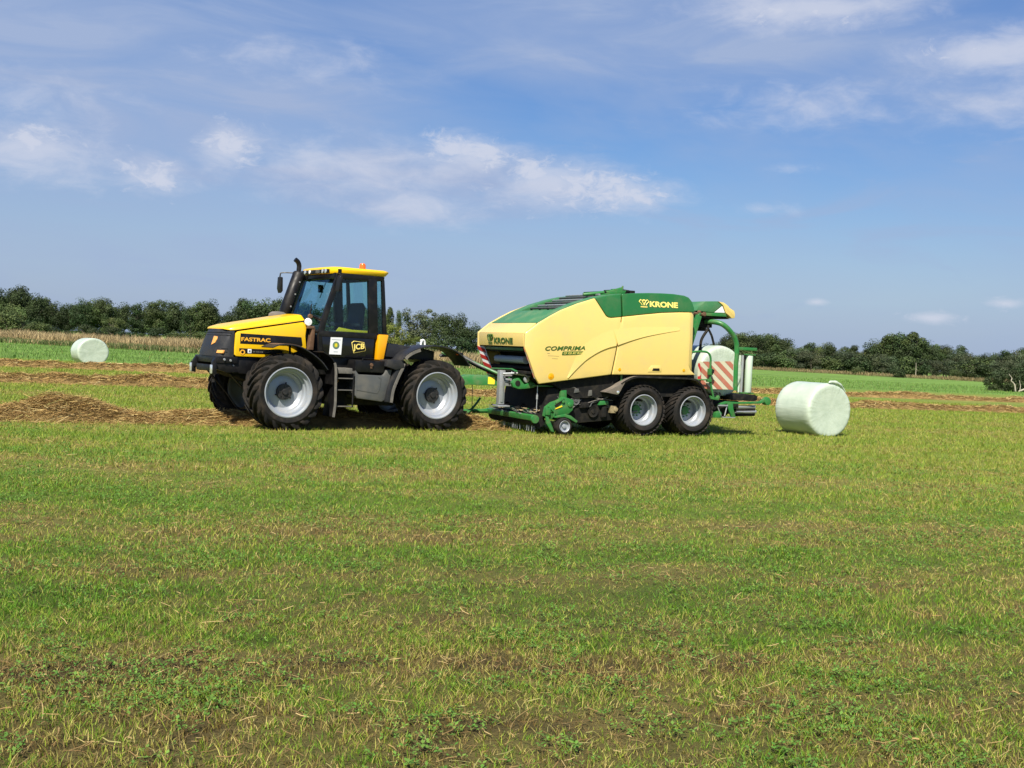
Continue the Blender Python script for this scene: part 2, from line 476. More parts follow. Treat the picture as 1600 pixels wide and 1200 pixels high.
# ------------------------------------------------------------------ the field
ROW_A = R_(23.5)            # the mower and the rake worked along this direction
ru = np.array([math.cos(ROW_A), math.sin(ROW_A)]); rn = np.array([-math.sin(ROW_A), math.cos(ROW_A)])
def tone(x, y):
    """0 = dry thatch, 1 = lush green; streaked along the swaths"""
    a = x * ru[0] + y * ru[1]; c = x * rn[0] + y * rn[1]
    c2 = y * math.cos(.16) - x * math.sin(.16)
    band = fbm(c2 * .80 + .7 * fbm(a * .12, c * .2, 40, 2), a * .04, 3, 3)
    patch = fbm(a * .8, c * 1.8, 9, 4)
    fine = fbm(x * 3.7, y * 3.7, 21, 4, .6)
    t = .62 + .85 * (band - .5) + .75 * (patch - .5) + 1.2 * (fine - .5)
    wob = .9 * (fbm(x * .35, y * .1, 64, 3) - .5)
    for c0, w, q in ((17.6, .45, .22), (15.6, .55, .30), (11.3, .38, .30), (10.2, .25, .16), (8.4, .30, .26), (6.1, .26, .30), (5.2, .16, .2)):
        t = t - 1.25 * q * np.exp(-((c2 + wob - c0) / w) ** 2)
    return np.clip(t, 0, 1)
GA = R_(27)
def green_edge(x, y):       # metres beyond the mown part, in the standing green crop
    return (-(x + 27.5) * math.sin(GA) + (y - 61.0) * math.cos(GA))
def ground_cols(x, y):
    t = tone(x, y)[:, None]
    d = np.hypot(x, y)[:, None]
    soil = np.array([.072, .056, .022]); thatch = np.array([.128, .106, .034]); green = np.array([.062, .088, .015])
    near = np.where(t < .28, soil + (thatch - soil) * (t / .28), thatch + (green - thatch) * ((t - .28) / .72))  # near tones darkened: shade in the gaps between blades is in the colour
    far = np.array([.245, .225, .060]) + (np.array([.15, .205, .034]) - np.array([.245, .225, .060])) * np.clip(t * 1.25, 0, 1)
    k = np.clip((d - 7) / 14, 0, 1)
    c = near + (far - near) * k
    ge = green_edge(x, y)
    lush = np.array([.125, .215, .042]) * (.6 + .8 * fbm(x * .05, (y - x * .5) * .35, 77, 4))[:, None]
    e = np.clip((ge + .8) / 1.6, 0, 1)[:, None]
    c = c + (lush - c) * e
    return c

def build_ground():
    def axis(lo, hi, d0, d1, grow, far):
        a = list(np.arange(lo, hi + 1e-6, d0))
        s = d0
        while a[-1] < far: s *= grow; a.append(a[-1] + s)
        s = d1
        while a[0] > -far: s *= grow; a.insert(0, a[0] - s)
        return np.array(a)
    xs = axis(-13, 13, .18, .18, 1.10, 2500)
    ys = axis(3.2, 34, .18, .2, 1.06, 3000)
    X, Y = np.meshgrid(xs, ys); nx, ny = len(xs), len(ys)
    x = X.ravel(); y = Y.ravel()
    z = .035 * (fbm(x * .8, y * .8, 51, 4) - .5) * np.exp(-(np.hypot(x, y) / 40) ** 2)
    V = np.stack([x, y, z - .012], 1)
    i = np.arange((nx - 1) * (ny - 1)); r = i // (nx - 1); c = i % (nx - 1); b = r * nx + c
    F = np.stack([b, b + 1, b + nx + 1, b + nx], 1)
    m = bpy.data.materials.new('meadow_ground'); m.use_nodes = True
    nt = m.node_tree; L = nt.links.new; bs = nt.nodes['Principled BSDF']
    bs.inputs['Roughness'].default_value = .9; bs.inputs['Specular IOR Level'].default_value = .15
    at = nt.nodes.new('ShaderNodeAttribute'); at.attribute_name = 'col'
    tc = nt.nodes.new('ShaderNodeTexCoord')
    def nz(s, d, r):
        n = nt.nodes.new('ShaderNodeTexNoise'); n.inputs['Scale'].default_value = s; n.inputs['Detail'].default_value = d; n.inputs['Roughness'].default_value = r
        L(tc.outputs['Object'], n.inputs['Vector']); return n.outputs['Fac']
    f1 = nz(2.2, 10, .72); f2 = nz(45, 5, .7)
    add = nt.nodes.new('ShaderNodeMath'); add.operation = 'ADD'; L(f1, add.inputs[0]); L(f2, add.inputs[1])
    mr = nt.nodes.new('ShaderNodeMapRange'); mr.inputs[1].default_value = .65; mr.inputs[2].default_value = 1.35; mr.inputs[3].default_value = .55; mr.inputs[4].default_value = 1.45
    L(add.outputs[0], mr.inputs[0])
    mul = nt.nodes.new('ShaderNodeVectorMath'); mul.operation = 'SCALE'
    L(at.outputs['Color'], mul.inputs[0]); L(mr.outputs[0], mul.inputs['Scale'])
    L(mul.outputs[0], bs.inputs['Base Color'])
    bp = nt.nodes.new('ShaderNodeBump'); bp.inputs['Strength'].default_value = .8; bp.inputs['Distance'].default_value = .05
    L(f2, bp.inputs['Height']); L(bp.outputs[0], bs.inputs['Normal'])
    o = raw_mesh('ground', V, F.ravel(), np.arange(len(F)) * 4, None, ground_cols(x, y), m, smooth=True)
    tag(o, kind='structure')
build_ground()

def blades(name, P, h, w, az, lean, bend_az, cols, material, parent=None, tipw=.0):
    """flat tapering blades: five points each"""
    n = len(P)
    wx = np.cos(az) * w * .5; wy = np.sin(az) * w * .5
    lx = np.cos(bend_az) * lean; ly = np.sin(bend_az) * lean
    V = np.zeros((n, 5, 3), np.float32)
    V[:, 0, 0] = P[:, 0] - wx; V[:, 0, 1] = P[:, 1] - wy; V[:, 0, 2] = P[:, 2]
    V[:, 1, 0] = P[:, 0] + wx; V[:, 1, 1] = P[:, 1] + wy; V[:, 1, 2] = P[:, 2]
    mx = P[:, 0] + lx * .38; my = P[:, 1] + ly * .38; mz = P[:, 2] + h * .6
    V[:, 2, 0] = mx + wx * .85; V[:, 2, 1] = my + wy * .85; V[:, 2, 2] = mz
    V[:, 3, 0] = mx - wx * .85; V[:, 3, 1] = my - wy * .85; V[:, 3, 2] = mz
    V[:, 4, 0] = P[:, 0] + lx; V[:, 4, 1] = P[:, 1] + ly; V[:, 4, 2] = P[:, 2] + h
    b = np.arange(n)[:, None] * 5
    F = np.concatenate([b + np.array([[0, 1, 2, 3]]), b + np.array([[3, 2, 4]])], 1).ravel()
    ls = (np.arange(n)[:, None] * 7 + np.array([[0, 4]])).ravel()
    return raw_mesh(name, V.reshape(-1, 3), F, ls, None, np.repeat(cols, 5, 0), material, parent)

def wedge_points(n, d0, d1, power, half=R_(28)):
    """random points in the wedge the camera looks over, areal density ~ d**-power"""
    e = 2 - power
    u = rng.random(n)
    d = (d0 ** e + u * (d1 ** e - d0 ** e)) ** (1 / e)
    return (rng.random(n) * 2 - 1) * (d * math.tan(half - R_(2)) + 2.0), d

def blade_cols(x, y, t, n, d):
    pal = np.array([[.120, .245, .020], [.190, .305, .026], [.315, .365, .044], [.42, .37, .095], [.50, .38, .145], [.22, .14, .05]])
    gsel = np.clip(t + .80 * (rng.random(n) - .5), 0, 1)
    idx = np.select([gsel > .74, gsel > .54, gsel > .38, gsel > .26, gsel > .12], [0, 1, 2, 3, 4], 5)
    idx = np.where(rng.random(n) < .09, rng.integers(3, 6, n), idx)
    c = pal[idx] * (.65 + .7 * rng.random(n))[:, None]
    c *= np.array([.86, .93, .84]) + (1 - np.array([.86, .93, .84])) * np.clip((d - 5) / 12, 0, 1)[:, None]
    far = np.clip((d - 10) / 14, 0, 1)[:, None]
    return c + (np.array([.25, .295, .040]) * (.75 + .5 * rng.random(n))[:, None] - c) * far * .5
_tab = np.random.default_rng(99).random((4, 512, 512))
def tufts(x, y, cell, share):
    """draw a share of the blades together into tufts; returns each blade's own tuft number 0..1"""
    i = np.floor(x / cell).astype(int) & 511; j = np.floor(y / cell).astype(int) & 511
    cx = (np.floor(x / cell) + .15 + .7 * _tab[0, i, j]) * cell; cy = (np.floor(y / cell) + .15 + .7 * _tab[1, i, j]) * cell
    k = rng.random(len(x)) < share
    x = np.where(k, cx + rng.normal(0, .16, len(x)) * cell, x); y = np.where(k, cy + rng.normal(0, .16, len(x)) * cell, y)
    return x, y, np.where(k, _tab[2, i, j], .5), np.where(k, _tab[3, i, j], .5)
def spread(x, y):
    keep = green_edge(x, y) < 1
    t = tone(x, y)
    keep &= rng.random(len(x)) < np.clip(.55 + .7 * t, 0, 1)
    x, y, t = x[keep], y[keep], t[keep]
    return x, y, t, len(x), np.hypot(x, y)
def grass():
    A = wedge_points(195000, 3.6, 7, 0.0, R_(27)); B = wedge_points(205000, 7, 14, 1.7, R_(27))
    x, y, t, n, d = spread(np.concatenate([A[0], B[0]]), np.concatenate([A[1], B[1]]))
    x, y, q1, q2 = tufts(x, y, .085, .62)
    t = np.clip(t + .55 * (q1 - .5), 0, 1)
    tall = fbm(x * 2.3, y * 2.3, 60, 3) * (.45 + 1.1 * q2)
    h = (.009 + .031 * rng.random(n) ** 1.6) * (.45 + 1.1 * tall)
    w = (.0022 + .0026 * rng.random(n)) * np.maximum(1, d / 7) ** .8
    lean = h * (.3 + 1.9 * rng.random(n) ** 1.3)
    o = blades('mown_grass', np.stack([x, y, np.full(n, -.018)], 1), h + .012, w, rng.random(n) * math.pi, lean, rng.random(n) * 2 * math.pi, blade_cols(x, y, t, n, d), M['blade'])
    tag(o, 'short mown grass stubble in streaks of green and straw', 'grass', kind='stuff')
    # farther off a single pointed face stands for each blade
    A = wedge_points(380000, 14, 62, 1.75, R_(27))
    x, y, t, n, d = spread(*A)
    x, y, q1, q2 = tufts(x, y, .20, .5)
    t = np.clip(t + .5 * (q1 - .5), 0, 1)
    h = (.5 + q2) * (.020 + .045 * rng.random(n) ** 1.4) * (d / 16) ** .25; w = (.006 + .006 * rng.random(n)) * (d / 14) ** .8
    az = rng.random(n) * math.pi; ba = rng.random(n) * 6.283; le = h * (.2 + 1.2 * rng.random(n))
    V = np.zeros((n, 3, 3))
    V[:, 0] = np.stack([x - np.cos(az) * w / 2, y - np.sin(az) * w / 2, np.full(n, -.015)], 1); V[:, 1] = np.stack([x + np.cos(az) * w / 2, y + np.sin(az) * w / 2, np.full(n, -.015)], 1)
    V[:, 2] = np.stack([x + np.cos(ba) * le, y + np.sin(ba) * le, h], 1)
    o = raw_mesh('distant_mown_grass', V.reshape(-1, 3), np.arange(3 * n), np.arange(n) * 3, None, np.repeat(blade_cols(x, y, t, n, d), 3, 0), M['blade'])
    tag(o, 'short mown grass round the machines and between the hay rows', 'grass', kind='stuff')
    # clover and other broad leaves
    x, y = wedge_points(130000, 3.7, 20, 1.0, R_(27))
    cl = fbm(x * 3.1, y * 3.1, 88, 3) * .6 + .4 * fbm(x * .5, y * .9, 71, 3)
    keep = rng.random(len(x)) < np.clip((cl - .46) * 4.5, 0, .9)
    x, y = x[keep], y[keep]; n = len(x)
    hz = .008 + .032 * rng.random(n); s = (.007 + .010 * rng.random(n) ** 1.4) * np.maximum(1, np.hypot(x, y) / 10) ** .5
    a0 = rng.random(n) * 6.283
    V = []; C = []
    base = np.array([.085, .215, .030]); alt = np.array([.17, .29, .05])
    cc = base + (alt - base) * rng.random((n, 1)); cc *= (.7 + .5 * rng.random((n, 1)))
    for j in range(3):
        a = a0 + j * 2.094; tl = 1.3 * (rng.random(n) - .4)
        dx, dy = np.cos(a), np.sin(a); px, py = -dy, dx
        for (r, q, up) in ((.12, 0, 0), (.8, -.55, .5), (1.5, 0, 1), (.8, .55, .5)):
            V.append(np.stack([x + s * (dx * r + px * q), y + s * (dy * r + py * q), hz + s * tl * up * 1.4], 1))
        C.append(cc)
    V = np.stack(V, 1).reshape(-1, 3)
    F = np.arange(len(V)); ls = np.arange(len(V) // 4) * 4
    o = raw_mesh('clover_leaves', V, F, ls, None, np.repeat(cc, 12, 0), M['blade'])
    tag(o, 'low clover and weed leaves among the mown stubble', 'weeds', kind='stuff')
    # cut stems left lying
    x, y = wedge_points(70000, 3.9, 40, 1.2)
    t = tone(x, y); keep = rng.random(len(x)) < np.clip(.95 - 1.1 * t, .06, 1)
    keep &= green_edge(x, y) < 0
    lying(x[keep], y[keep], 'loose_hay_stems', 'dry cut stems lying scattered over the stubble')

def strands(name, P0, dirs, length, curl, w, cols, material, parent=None):
    """bent thin strips: three stations"""
    n = len(P0)
    up = np.array([0, 0, 1.0]); side = np.cross(dirs, up); side /= np.maximum(np.linalg.norm(side, axis=1, keepdims=True), 1e-6)
    V = np.zeros((n, 6, 3))
    tw = rng.normal(0, .5, (n, 1))
    wv = side * w[:, None] * .5 + up * (w[:, None] * .5 * tw)
    for k, f in enumerate((0, .5, 1)):
        c = P0 + dirs * (length * f)[:, None] + side * (curl * length * (4 * f * (1 - f)))[:, None]
        V[:, 2 * k] = c - wv; V[:, 2 * k + 1] = c + wv
    b = np.arange(n)[:, None] * 6
    F = np.concatenate([b + np.array([[0, 1, 3, 2]]), b + np.array([[2, 3, 5, 4]])], 1).ravel()
    return raw_mesh(name, V.reshape(-1, 3), F, np.arange(2 * n) * 4, None, np.repeat(cols, 6, 0), material, parent)

STRAWS = np.array([[.46, .34, .15], [.37, .25, .10], [.29, .18, .07], [.19, .115, .048], [.30, .28, .10], [.52, .42, .22]])
def lying(x, y, name, label):
    n = len(x); a = rng.random(n) * 6.283; el = rng.normal(.08, .18, n)
    dirs = np.stack([np.cos(a) * np.cos(el), np.sin(a) * np.cos(el), np.sin(el)], 1)
    d = np.hypot(x, y)
    c = STRAWS[rng.integers(0, 5, n)] * (.6 + .45 * rng.random((n, 1)))
    P = np.stack([x, y, .006 + .02 * rng.random(n)], 1)
    o = strands(name, P, dirs, .03 + .10 * rng.random(n) ** 2.2, rng.normal(0, .16, n), (.0022 + .0016 * rng.random(n)) * np.maximum(1, d / 8) ** .8, c, M['straw'])
    tag(o, label, 'hay', kind='stuff')
grass()

def standing_crop():
    n = 45000
    x, y = wedge_points(n, 58, 150, 1.4, R_(30))
    k = green_edge(x, y) > 0
    x, y = x[k], y[k]; n = len(x)
    h = .10 + .14 * rng.random(n)
    c = np.array([.135, .245, .048]) * (.6 + .8 * rng.random((n, 1)))
    c = np.where(rng.random((n, 1)) < .06, np.array([.25, .24, .08]), c)
    o = blades('standing_green_grass', np.stack([x, y, np.full(n, -.01)], 1), h, .02 + .03 * rng.random(n), rng.random(n) * 3.14, h * .5, rng.random(n) * 6.28, c, M['blade'])
    tag(o, 'strip of fresh green grass standing beyond the hay rows', 'grass', kind='stuff')
standing_crop()

def tall_strip(name, label, A, B, depth, n, hs, pal, wid, gh=None):
    A = np.array(A, float); B = np.array(B, float)
    dv = B - A; nv = np.array([-dv[1], dv[0]]) / np.hypot(*dv)
    if nv[1] < 0: nv = -nv
    s = rng.random(n); q = rng.random(n)
    x = A[0] + dv[0] * s + nv[0] * q * depth; y = A[1] + dv[1] * s + nv[1] * q * depth
    rag = .7 + .6 * fbm(x * .35, y * .35, 31, 3)
    front = q < .35
    h = np.where(front, hs[0], hs[1]) * (.55 + .45 * rng.random(n)) * rag
    c = np.where(front[:, None] & (rng.random((n, 1)) < .8), pal[0], pal[1]) * (.65 + .7 * rng.random((n, 1)))
    c = c * (.8 + .4 * fbm(x * .2, y * .2, 35, 2))[:, None]
    o = blades(name, np.stack([x, y, np.zeros(n)], 1), h, wid * (.6 + .8 * rng.random(n)), rng.random(n) * 3.14, h * .9 * rng.random(n), rng.random(n) * 6.28, c, M['blade'])
    tag(o, label, 'grass', kind='stuff')
tall_strip('tall_dry_grass', 'tall dry grass and weeds edging the meadow before the wood', (-78, 134), (-4, 98), 14, 45000, (.65, 1.5),
           (np.array([.11, .145, .045]), np.array([.40, .31, .16])), .065)
tall_strip('field_margin_grass', 'thin dry margin between the green field and the far trees', (40, 300), (125, 190), 12, 12000, (.35, .95),
           (np.array([.13, .14, .05]), np.array([.24, .19, .09])), .12)

# ------------------------------------------------------------------ hay windrows
def windrow(name, label, A, B, width, height, n_str, wscale, humps=(), squeeze=(1e9, 0)):
    A = np.array(A, float); B = np.array(B, float)
    Ln = np.hypot(*(B - A)); dv = (B - A) / Ln; nv = np.array([-dv[1], dv[0]])
    root = empty(name, (A[0], A[1], 0), math.atan2(dv[1], dv[0]))
    tag(root, label, 'windrow', 'windrows of raked hay')
    def prof(s, c):
        ends = np.clip(np.minimum(s, Ln - s) / .8, 0, 1) ** .5
        hh = height * (.35 + 1.1 * fbm(s * .45, s * 0 + 3, 14, 3)) * ends
        for hs, hw, ha in humps: hh = hh + ha * np.exp(-((s - hs) / hw) ** 2)
        wv = width * (.8 + .45 * fbm(s * .6, s * 0 + 9, 18, 2))
        off = .25 * (fbm(s * .5, s * 0 + 5, 23, 2) - .5)
        q = np.clip(1 - (np.abs(c - off) / (wv * .5)) ** 2, 0, 1)
        return hh * q * (.72 + .56 * fbm(s * 2.6, c * 2.6, 29, 3))
    ns = int(min(700, Ln / .12)); nc = 18
    S, Cc = np.meshgrid(np.linspace(0, Ln, ns), np.linspace(-width * .75, width * .75, nc), indexing='ij')
    s = S.ravel(); c = Cc.ravel(); z = prof(s, c)
    V = np.stack([s, c, z * .86 - .02], 1)
    i = np.arange((ns - 1) * (nc - 1)); r = i // (nc - 1); k = i % (nc - 1); b = r * nc + k
    F = np.stack([b, b + nc, b + nc + 1, b + 1], 1)
    cols = np.array([.31, .205, .072]) * (.25 + 1.4 * fbm(s * 5, c * 8, 37, 4))[:, None]
    raw_mesh('heap', V, F.ravel(), np.arange(len(F)) * 4, None, cols, M['heap'], root, smooth=True)
    s = rng.random(n_str) * Ln; s[:n_str // 5] = Ln - 5.5 * rng.random(n_str // 5) if Ln < 20 else s[:n_str // 5]; c = rng.normal(0, .25, n_str) * width * np.clip(1.0 - .45 * (np.array(squeeze[1]) * (s > squeeze[0]) * (s < Ln - 1.9)), .3, 1)
    c = np.where(np.abs(c) > width * .95, c * .3, c)
    a = rng.normal(0, .95, n_str); el = rng.normal(.04, .24, n_str)
    dirs = np.stack([np.cos(a) * np.cos(el), np.sin(a) * np.cos(el), np.sin(el)], 1)
    ln = (.10 + .24 * rng.random(n_str)) * wscale ** .3
    P = np.stack([s, c, np.maximum(prof(s, c) * (.82 + .22 * rng.random(n_str)), .012)], 1) - dirs * (ln * .5)[:, None]
    P[:, 2] = np.maximum(P[:, 2], .004)
    sel = rng.random(n_str)
    idx = np.select([sel < .14, sel < .44, sel < .76, sel < .93, sel < .97], [0, 1, 2, 3, 4], 5)
    cols = STRAWS[idx] * np.array([1.12, 1.14, 1.05]) * (.65 + .6 * rng.random((n_str, 1)))
    st = strands('loose_strands', P, dirs, ln, rng.normal(0, .22, n_str), (.0045 + .004 * rng.random(n_str)) * wscale, cols, M['straw'], root)
    st['kind'] = 'stuff'
def on_row(p, s):
    return (p[0] + ru[0] * s, p[1] + ru[1] * s)
R1 = (-9.4, 21.15)
windrow('hay_windrow', 'nearest raked hay row with a hump, running in under the tractor', on_row(R1, -4), on_row(R1, 9.9), 1.6, .25, 46000, 1.0, ((5.1, .75, .26), (10.6, 1.2, .10)), (9.0, 1.2))
R2 = (-15.8, 35.4)
windrow('hay_windrow', 'middle raked hay row passing behind tractor, baler and the dropped bale', on_row(R2, -14), on_row(R2, 62), 1.5, .28, 38000, 1.9, ((18.5, 1.2, .12),))
R3 = (-22.2, 49.2)
windrow('hay_windrow', 'farthest raked hay row along the edge of the green strip', on_row(R3, -18), on_row(R3, 76), 1.45, .30, 30000, 2.4)

# ------------------------------------------------------------------ trees
def leaf_cloud(centers, radii, per, size, cols, seed):
    """small leaf faces filling a set of clumps, denser to the outside"""
    r = np.random.default_rng(seed)
    P = []; Cc = []; Nn = []
    for (c, rad, col) in zip(centers, radii, cols):
        n = int(per * (.7 + .6 * r.random()))
        d = r.normal(size=(n, 3)); d /= np.linalg.norm(d, axis=1, keepdims=True)
        rr = (.45 + .65 * r.random(n) ** .6)[:, None]
        p = c + d * rr * rad * np.array([1, 1, .82])
        P.append(p); Nn.append(d + np.array([0, 0, .15])); Cc.append(col * (.8 + .4 * r.random((n, 1))))
    P = np.concatenate(P); Cc = np.concatenate(Cc); n = len(P)
    nn = np.concatenate(Nn) + r.normal(0, .42, (n, 3)); nn /= np.linalg.norm(nn, axis=1, keepdims=True)
    a = np.cross(nn, r.normal(size=(n, 3))); a /= np.linalg.norm(a, axis=1, keepdims=True)
    b = np.cross(nn, a)
    s = size * (.6 + .8 * r.random((n, 1)))
    V = np.stack([P - a * s, P - b * s * .62, P + a * s, P + b * s * .62], 1).reshape(-1, 3)
    return V, np.repeat(Cc, 4, 0)

def crown_mesh(name, seed, shape, nb, per, size, col):
    r = np.random.default_rng(seed)
    cs = []; rs = []; cl = []
    for k in range(nb):
        if shape == 'round':
            while True:
                q = r.uniform(-1, 1, 3)
                if np.dot(q, q) < 1: break
            c = np.array([q[0] * .27, q[1] * .27, .56 + q[2] * .36]); rad = .10 + .07 * r.random()
        elif shape == 'tall':
            t = (k + r.random()) / nb; w = .17 * math.sin(math.pi * min(.97, .12 + t * .86)) + .02
            c = np.array([r.normal(0, .5) * w, r.normal(0, .5) * w, .10 + .84 * t]); rad = .075 + .045 * r.random()
        elif shape == 'forked':
            arm = k % 3; t = (k // 3 + r.random()) / (nb / 3)
            ox = (-.16, .04, .20)[arm]; top = (.97, .88, .99)[arm]
            c = np.array([ox * (.3 + .7 * t) + r.normal(0, .035), r.normal(0, .06), .30 + (top - .34) * t]); rad = .055 + .05 * r.random()
        elif shape == 'bush':
            q = r.normal(size=3); q /= np.linalg.norm(q)
            c = np.array([q[0] * .42, q[1] * .42, .42 + q[2] * .34]); rad = .20 + .08 * r.random()
        else:                               # spread: wide and low
            c = np.array([r.uniform(-.42, .42), r.uniform(-.3, .3), r.uniform(.16, .85)])
            c[0] *= 1.15 - .6 * c[2]; rad = .11 + .07 * r.random()
        cs.append(c); rs.append(rad)
        cl.append(np.array(col) * (.62 + .75 * r.random()) * np.array([1 + .25 * (r.random() - .4), 1, 1]))
    V, C = leaf_cloud(cs, rs, per, size, cl, seed + 100)
    n = len(V) // 4
    me = raw_mesh(name, V, np.arange(len(V)), np.arange(n) * 4, None, C, M['leaf'])
    d = me.data; bpy.data.objects.remove(me); return d

def trunk_mesh(name, seed, shape, material):
    r = random.Random(seed); g = G()
    if shape == 'forked':
        g.tube([(0, 0, -.01), (.0, 0, .15), (.01, 0, .34)], [.028, .024, .02], 7)
        for ox, top in ((-.16, .9), (.04, .82), (.20, .92)):
            g.tube([(.005, 0, .30), (ox * .5, .01, .5), (ox, .0, top)], [.018, .012, .004], 6)
    else:
        th = {'tall': .86, 'bush': .55}.get(shape, .72)
        g.tube([(0, 0, -.01), (.01, .0, .2), (-.01, .01, .45), (.01, 0, th)], [.026, .021, .014, .005], 7)
        for k in range(6):
            a = k * 1.05 + r.random(); z0 = .22 + .07 * k; l = .16 + .1 * r.random()
            g.tube([(0, 0, z0), (math.cos(a) * l * .6, math.sin(a) * l * .6, z0 + .09), (math.cos(a) * l, math.sin(a) * l, z0 + .2)], [.011, .008, .003], 5)
    o = g.done(name, material); d = o.data; bpy.data.objects.remove(o); return d

DARK = (.037, .060, .021); MID = (.058, .088, .027); PALE = (.100, .130, .042); GREY = (.072, .093, .048); YEL = (.115, .140, .028)
KINDS = {}
def kind(k, shape, seeds, nb, per, size, col):
    KINDS[k] = [(crown_mesh('crown', s, shape, nb, per, size, col), trunk_mesh('trunk', s, shape, M['bark'])) for s in seeds]
kind('dark', 'round', (1, 2, 3, 4, 5), 36, 210, .0155, DARK)
kind('mid', 'round', (6, 7, 8), 34, 210, .016, MID)
kind('pale', 'spread', (9, 10), 32, 190, .017, PALE)
kind('grey', 'spread', (11, 12), 32, 190, .017, GREY)
kind('tall', 'tall', (13, 14, 15), 28, 200, .0145, DARK)
kind('poplar', 'tall', (16, 17), 28, 200, .0145, MID)
kind('forked', 'forked', (18, 19), 36, 130, .014, GREY)
kind('yellow', 'spread', (20, 21), 32, 190, .017, YEL)
kind('bush', 'bush', (22, 23), 18, 160, .034, MID)
kind('darkbush', 'bush', (24, 25), 18, 160, .034, DARK)

def horizon(px): return 548.6 + .0478 * (px - 800)
_used = {}
def plant(px, Z, ytop, wide, k, label, group, name='leafy_tree', cat='tree', dx=0):
    X = (px - 803) / 1800 * Z
    h = (horizon(px) - ytop) / 1800 * Z + EYE
    i = _used.get(k, 0); _used[k] = i + 1
    cr, tr = KINDS[k][i % len(KINDS[k])]
    root = empty(name, (X, Z, 0), random.random() * 6.28 if k != 'forked' else 0)
    root.scale = (wide * h, wide * h, h)
    tag(root, label, cat, group)
    link_mesh('trunk', tr, root); link_mesh('crown', cr, root)
    return root

PROF_L = [(-60, 452), (0, 446), (15, 442), (32, 447), (48, 460), (65, 459), (82, 469), (100, 471), (118, 466), (142, 461), (172, 465), (185, 472), (202, 470), (218, 475),
          (235, 466), (255, 466), (278, 470), (295, 479), (312, 467), (347, 467), (358, 480), (376, 466), (415, 464), (437, 464), (470, 470), (540, 474), (600, 478)]
PROF_R = [(1100, 534), (1119, 531), (1150, 516), (1203, 517), (1225, 527), (1237, 539), (1256, 538), (1269, 533), (1287, 531), (1316, 541), (1334, 538), (1350, 547),
          (1369, 526), (1391, 520), (1412, 515), (1431, 517), (1444, 530), (1459, 534), (1481, 538), (1506, 539), (1528, 552), (1550, 550), (1562, 547), (1581, 542), (1600, 540), (1680, 545)]
def prof(P, x): return float(np.interp(x, [p[0] for p in P], [p[1] for p in P]))
GL = 'trees of the wood behind the tractor'
def where_left(x):
    if x < 60: return 'at the photo\'s left edge'
    if x < 110: return 'left of the small wrapped bale'
    if x < 175: return 'behind the small wrapped bale'
    if x < 250: return 'just right of the small wrapped bale'
    if x < 335: return 'ahead of the tractor\'s hood'
    if x < 440: return 'above the tractor\'s hood'
    return 'behind the tractor\'s cab'
x = -50.0; j = 0
seq = ['dark', 'dark', 'mid', 'dark', 'pale', 'dark', 'tall', 'dark', 'mid', 'dark']
desc = {'dark': 'dark rounded tree', 'mid': 'mid green rounded tree', 'pale': 'pale green low spreading tree', 'tall': 'dark narrow tree', 'grey': 'grey green spreading tree',
        'poplar': 'tall green poplar', 'yellow': 'yellow green leafy tree'}
while x < 600:
    k = seq[j % len(seq)]; yt = prof(PROF_L, x)
    if k == 'pale': plant(x, 235 + 6 * random.random(), yt + 26 + 8 * random.random(), 1.15, k, desc[k] + ' before the wood ' + where_left(x), GL, 'spreading_tree')
    else: plant(x, 258 + 10 * random.random(), yt - 1 + 4 * random.random(), (.80 if k != 'tall' else 1.0) + .25 * random.random(), k, desc[k] + ' of the wood ' + where_left(x), GL)
    x += 13 + 7 * random.random(); j += 1
x = -58.0; j = 0
while x < 600:
    plant(x, 285 + 12 * random.random(), prof(PROF_L, x) + 6 + 8 * random.random(), 1.0 + .2 * random.random(), 'dark', 'tree deeper in the wood ' + where_left(x), GL)
    x += 24 + 8 * random.random()
x = -55.0
while x < 600:
    plant(x, 226 + 10 * random.random(), prof(PROF_L, x) + 40 + 8 * random.random(), 1.1 + .3 * random.random(), random.choice(['darkbush', 'bush', 'darkbush']), 'shrub below the wood ' + where_left(x), 'shrubs along the wood', 'leafy_shrub', 'shrub')
    x += 19 + 10 * random.random()

# trees seen between the cab and the baler
GM = 'trees between cab and baler'
plant(607, 205, 478, .62, 'poplar', 'upright tree rising just behind the cab\'s rear window', GM, 'poplar_tree')
plant(622, 206, 484, .45, 'poplar', 'slim tree beside the sky gap behind the cab', GM, 'poplar_tree')
plant(648, 215, 481, 1.25, 'forked', 'tall forked tree with open crown between cab and baler', GM, 'forked_tree')
plant(668, 222, 487, 1.0, 'forked', 'forked grey green tree right beside the open crowned one', GM, 'forked_tree')
plant(615, 165, 503, 1.0, 'yellow', 'yellow green bushy tree right behind the cab', GM, 'bushy_tree')
plant(640, 168, 521, 1.15, 'yellow', 'low yellow green bushy tree above the rear mudguard', GM, 'bushy_tree')
plant(692, 185, 489, .85, 'dark', 'big dark round tree left of the baler', GM, 'round_tree')
plant(715, 186, 490, .85, 'dark', 'second dark round tree touching the baler\'s front', GM, 'round_tree')
plant(737, 186, 502, .95, 'dark', 'dark tree half hidden by the baler\'s front panel', GM, 'round_tree')
plant(705, 178, 520, 1.3, 'darkbush', 'dark undergrowth shrub below the round trees', GM, 'leafy_shrub', 'shrub')
plant(672, 178, 526, 1.3, 'bush', 'green shrub between the forked and round trees', GM, 'leafy_shrub', 'shrub')
plant(765, 186, 512, 1.0, 'dark', 'dark tree top behind the baler\'s drawbar', GM, 'round_tree')

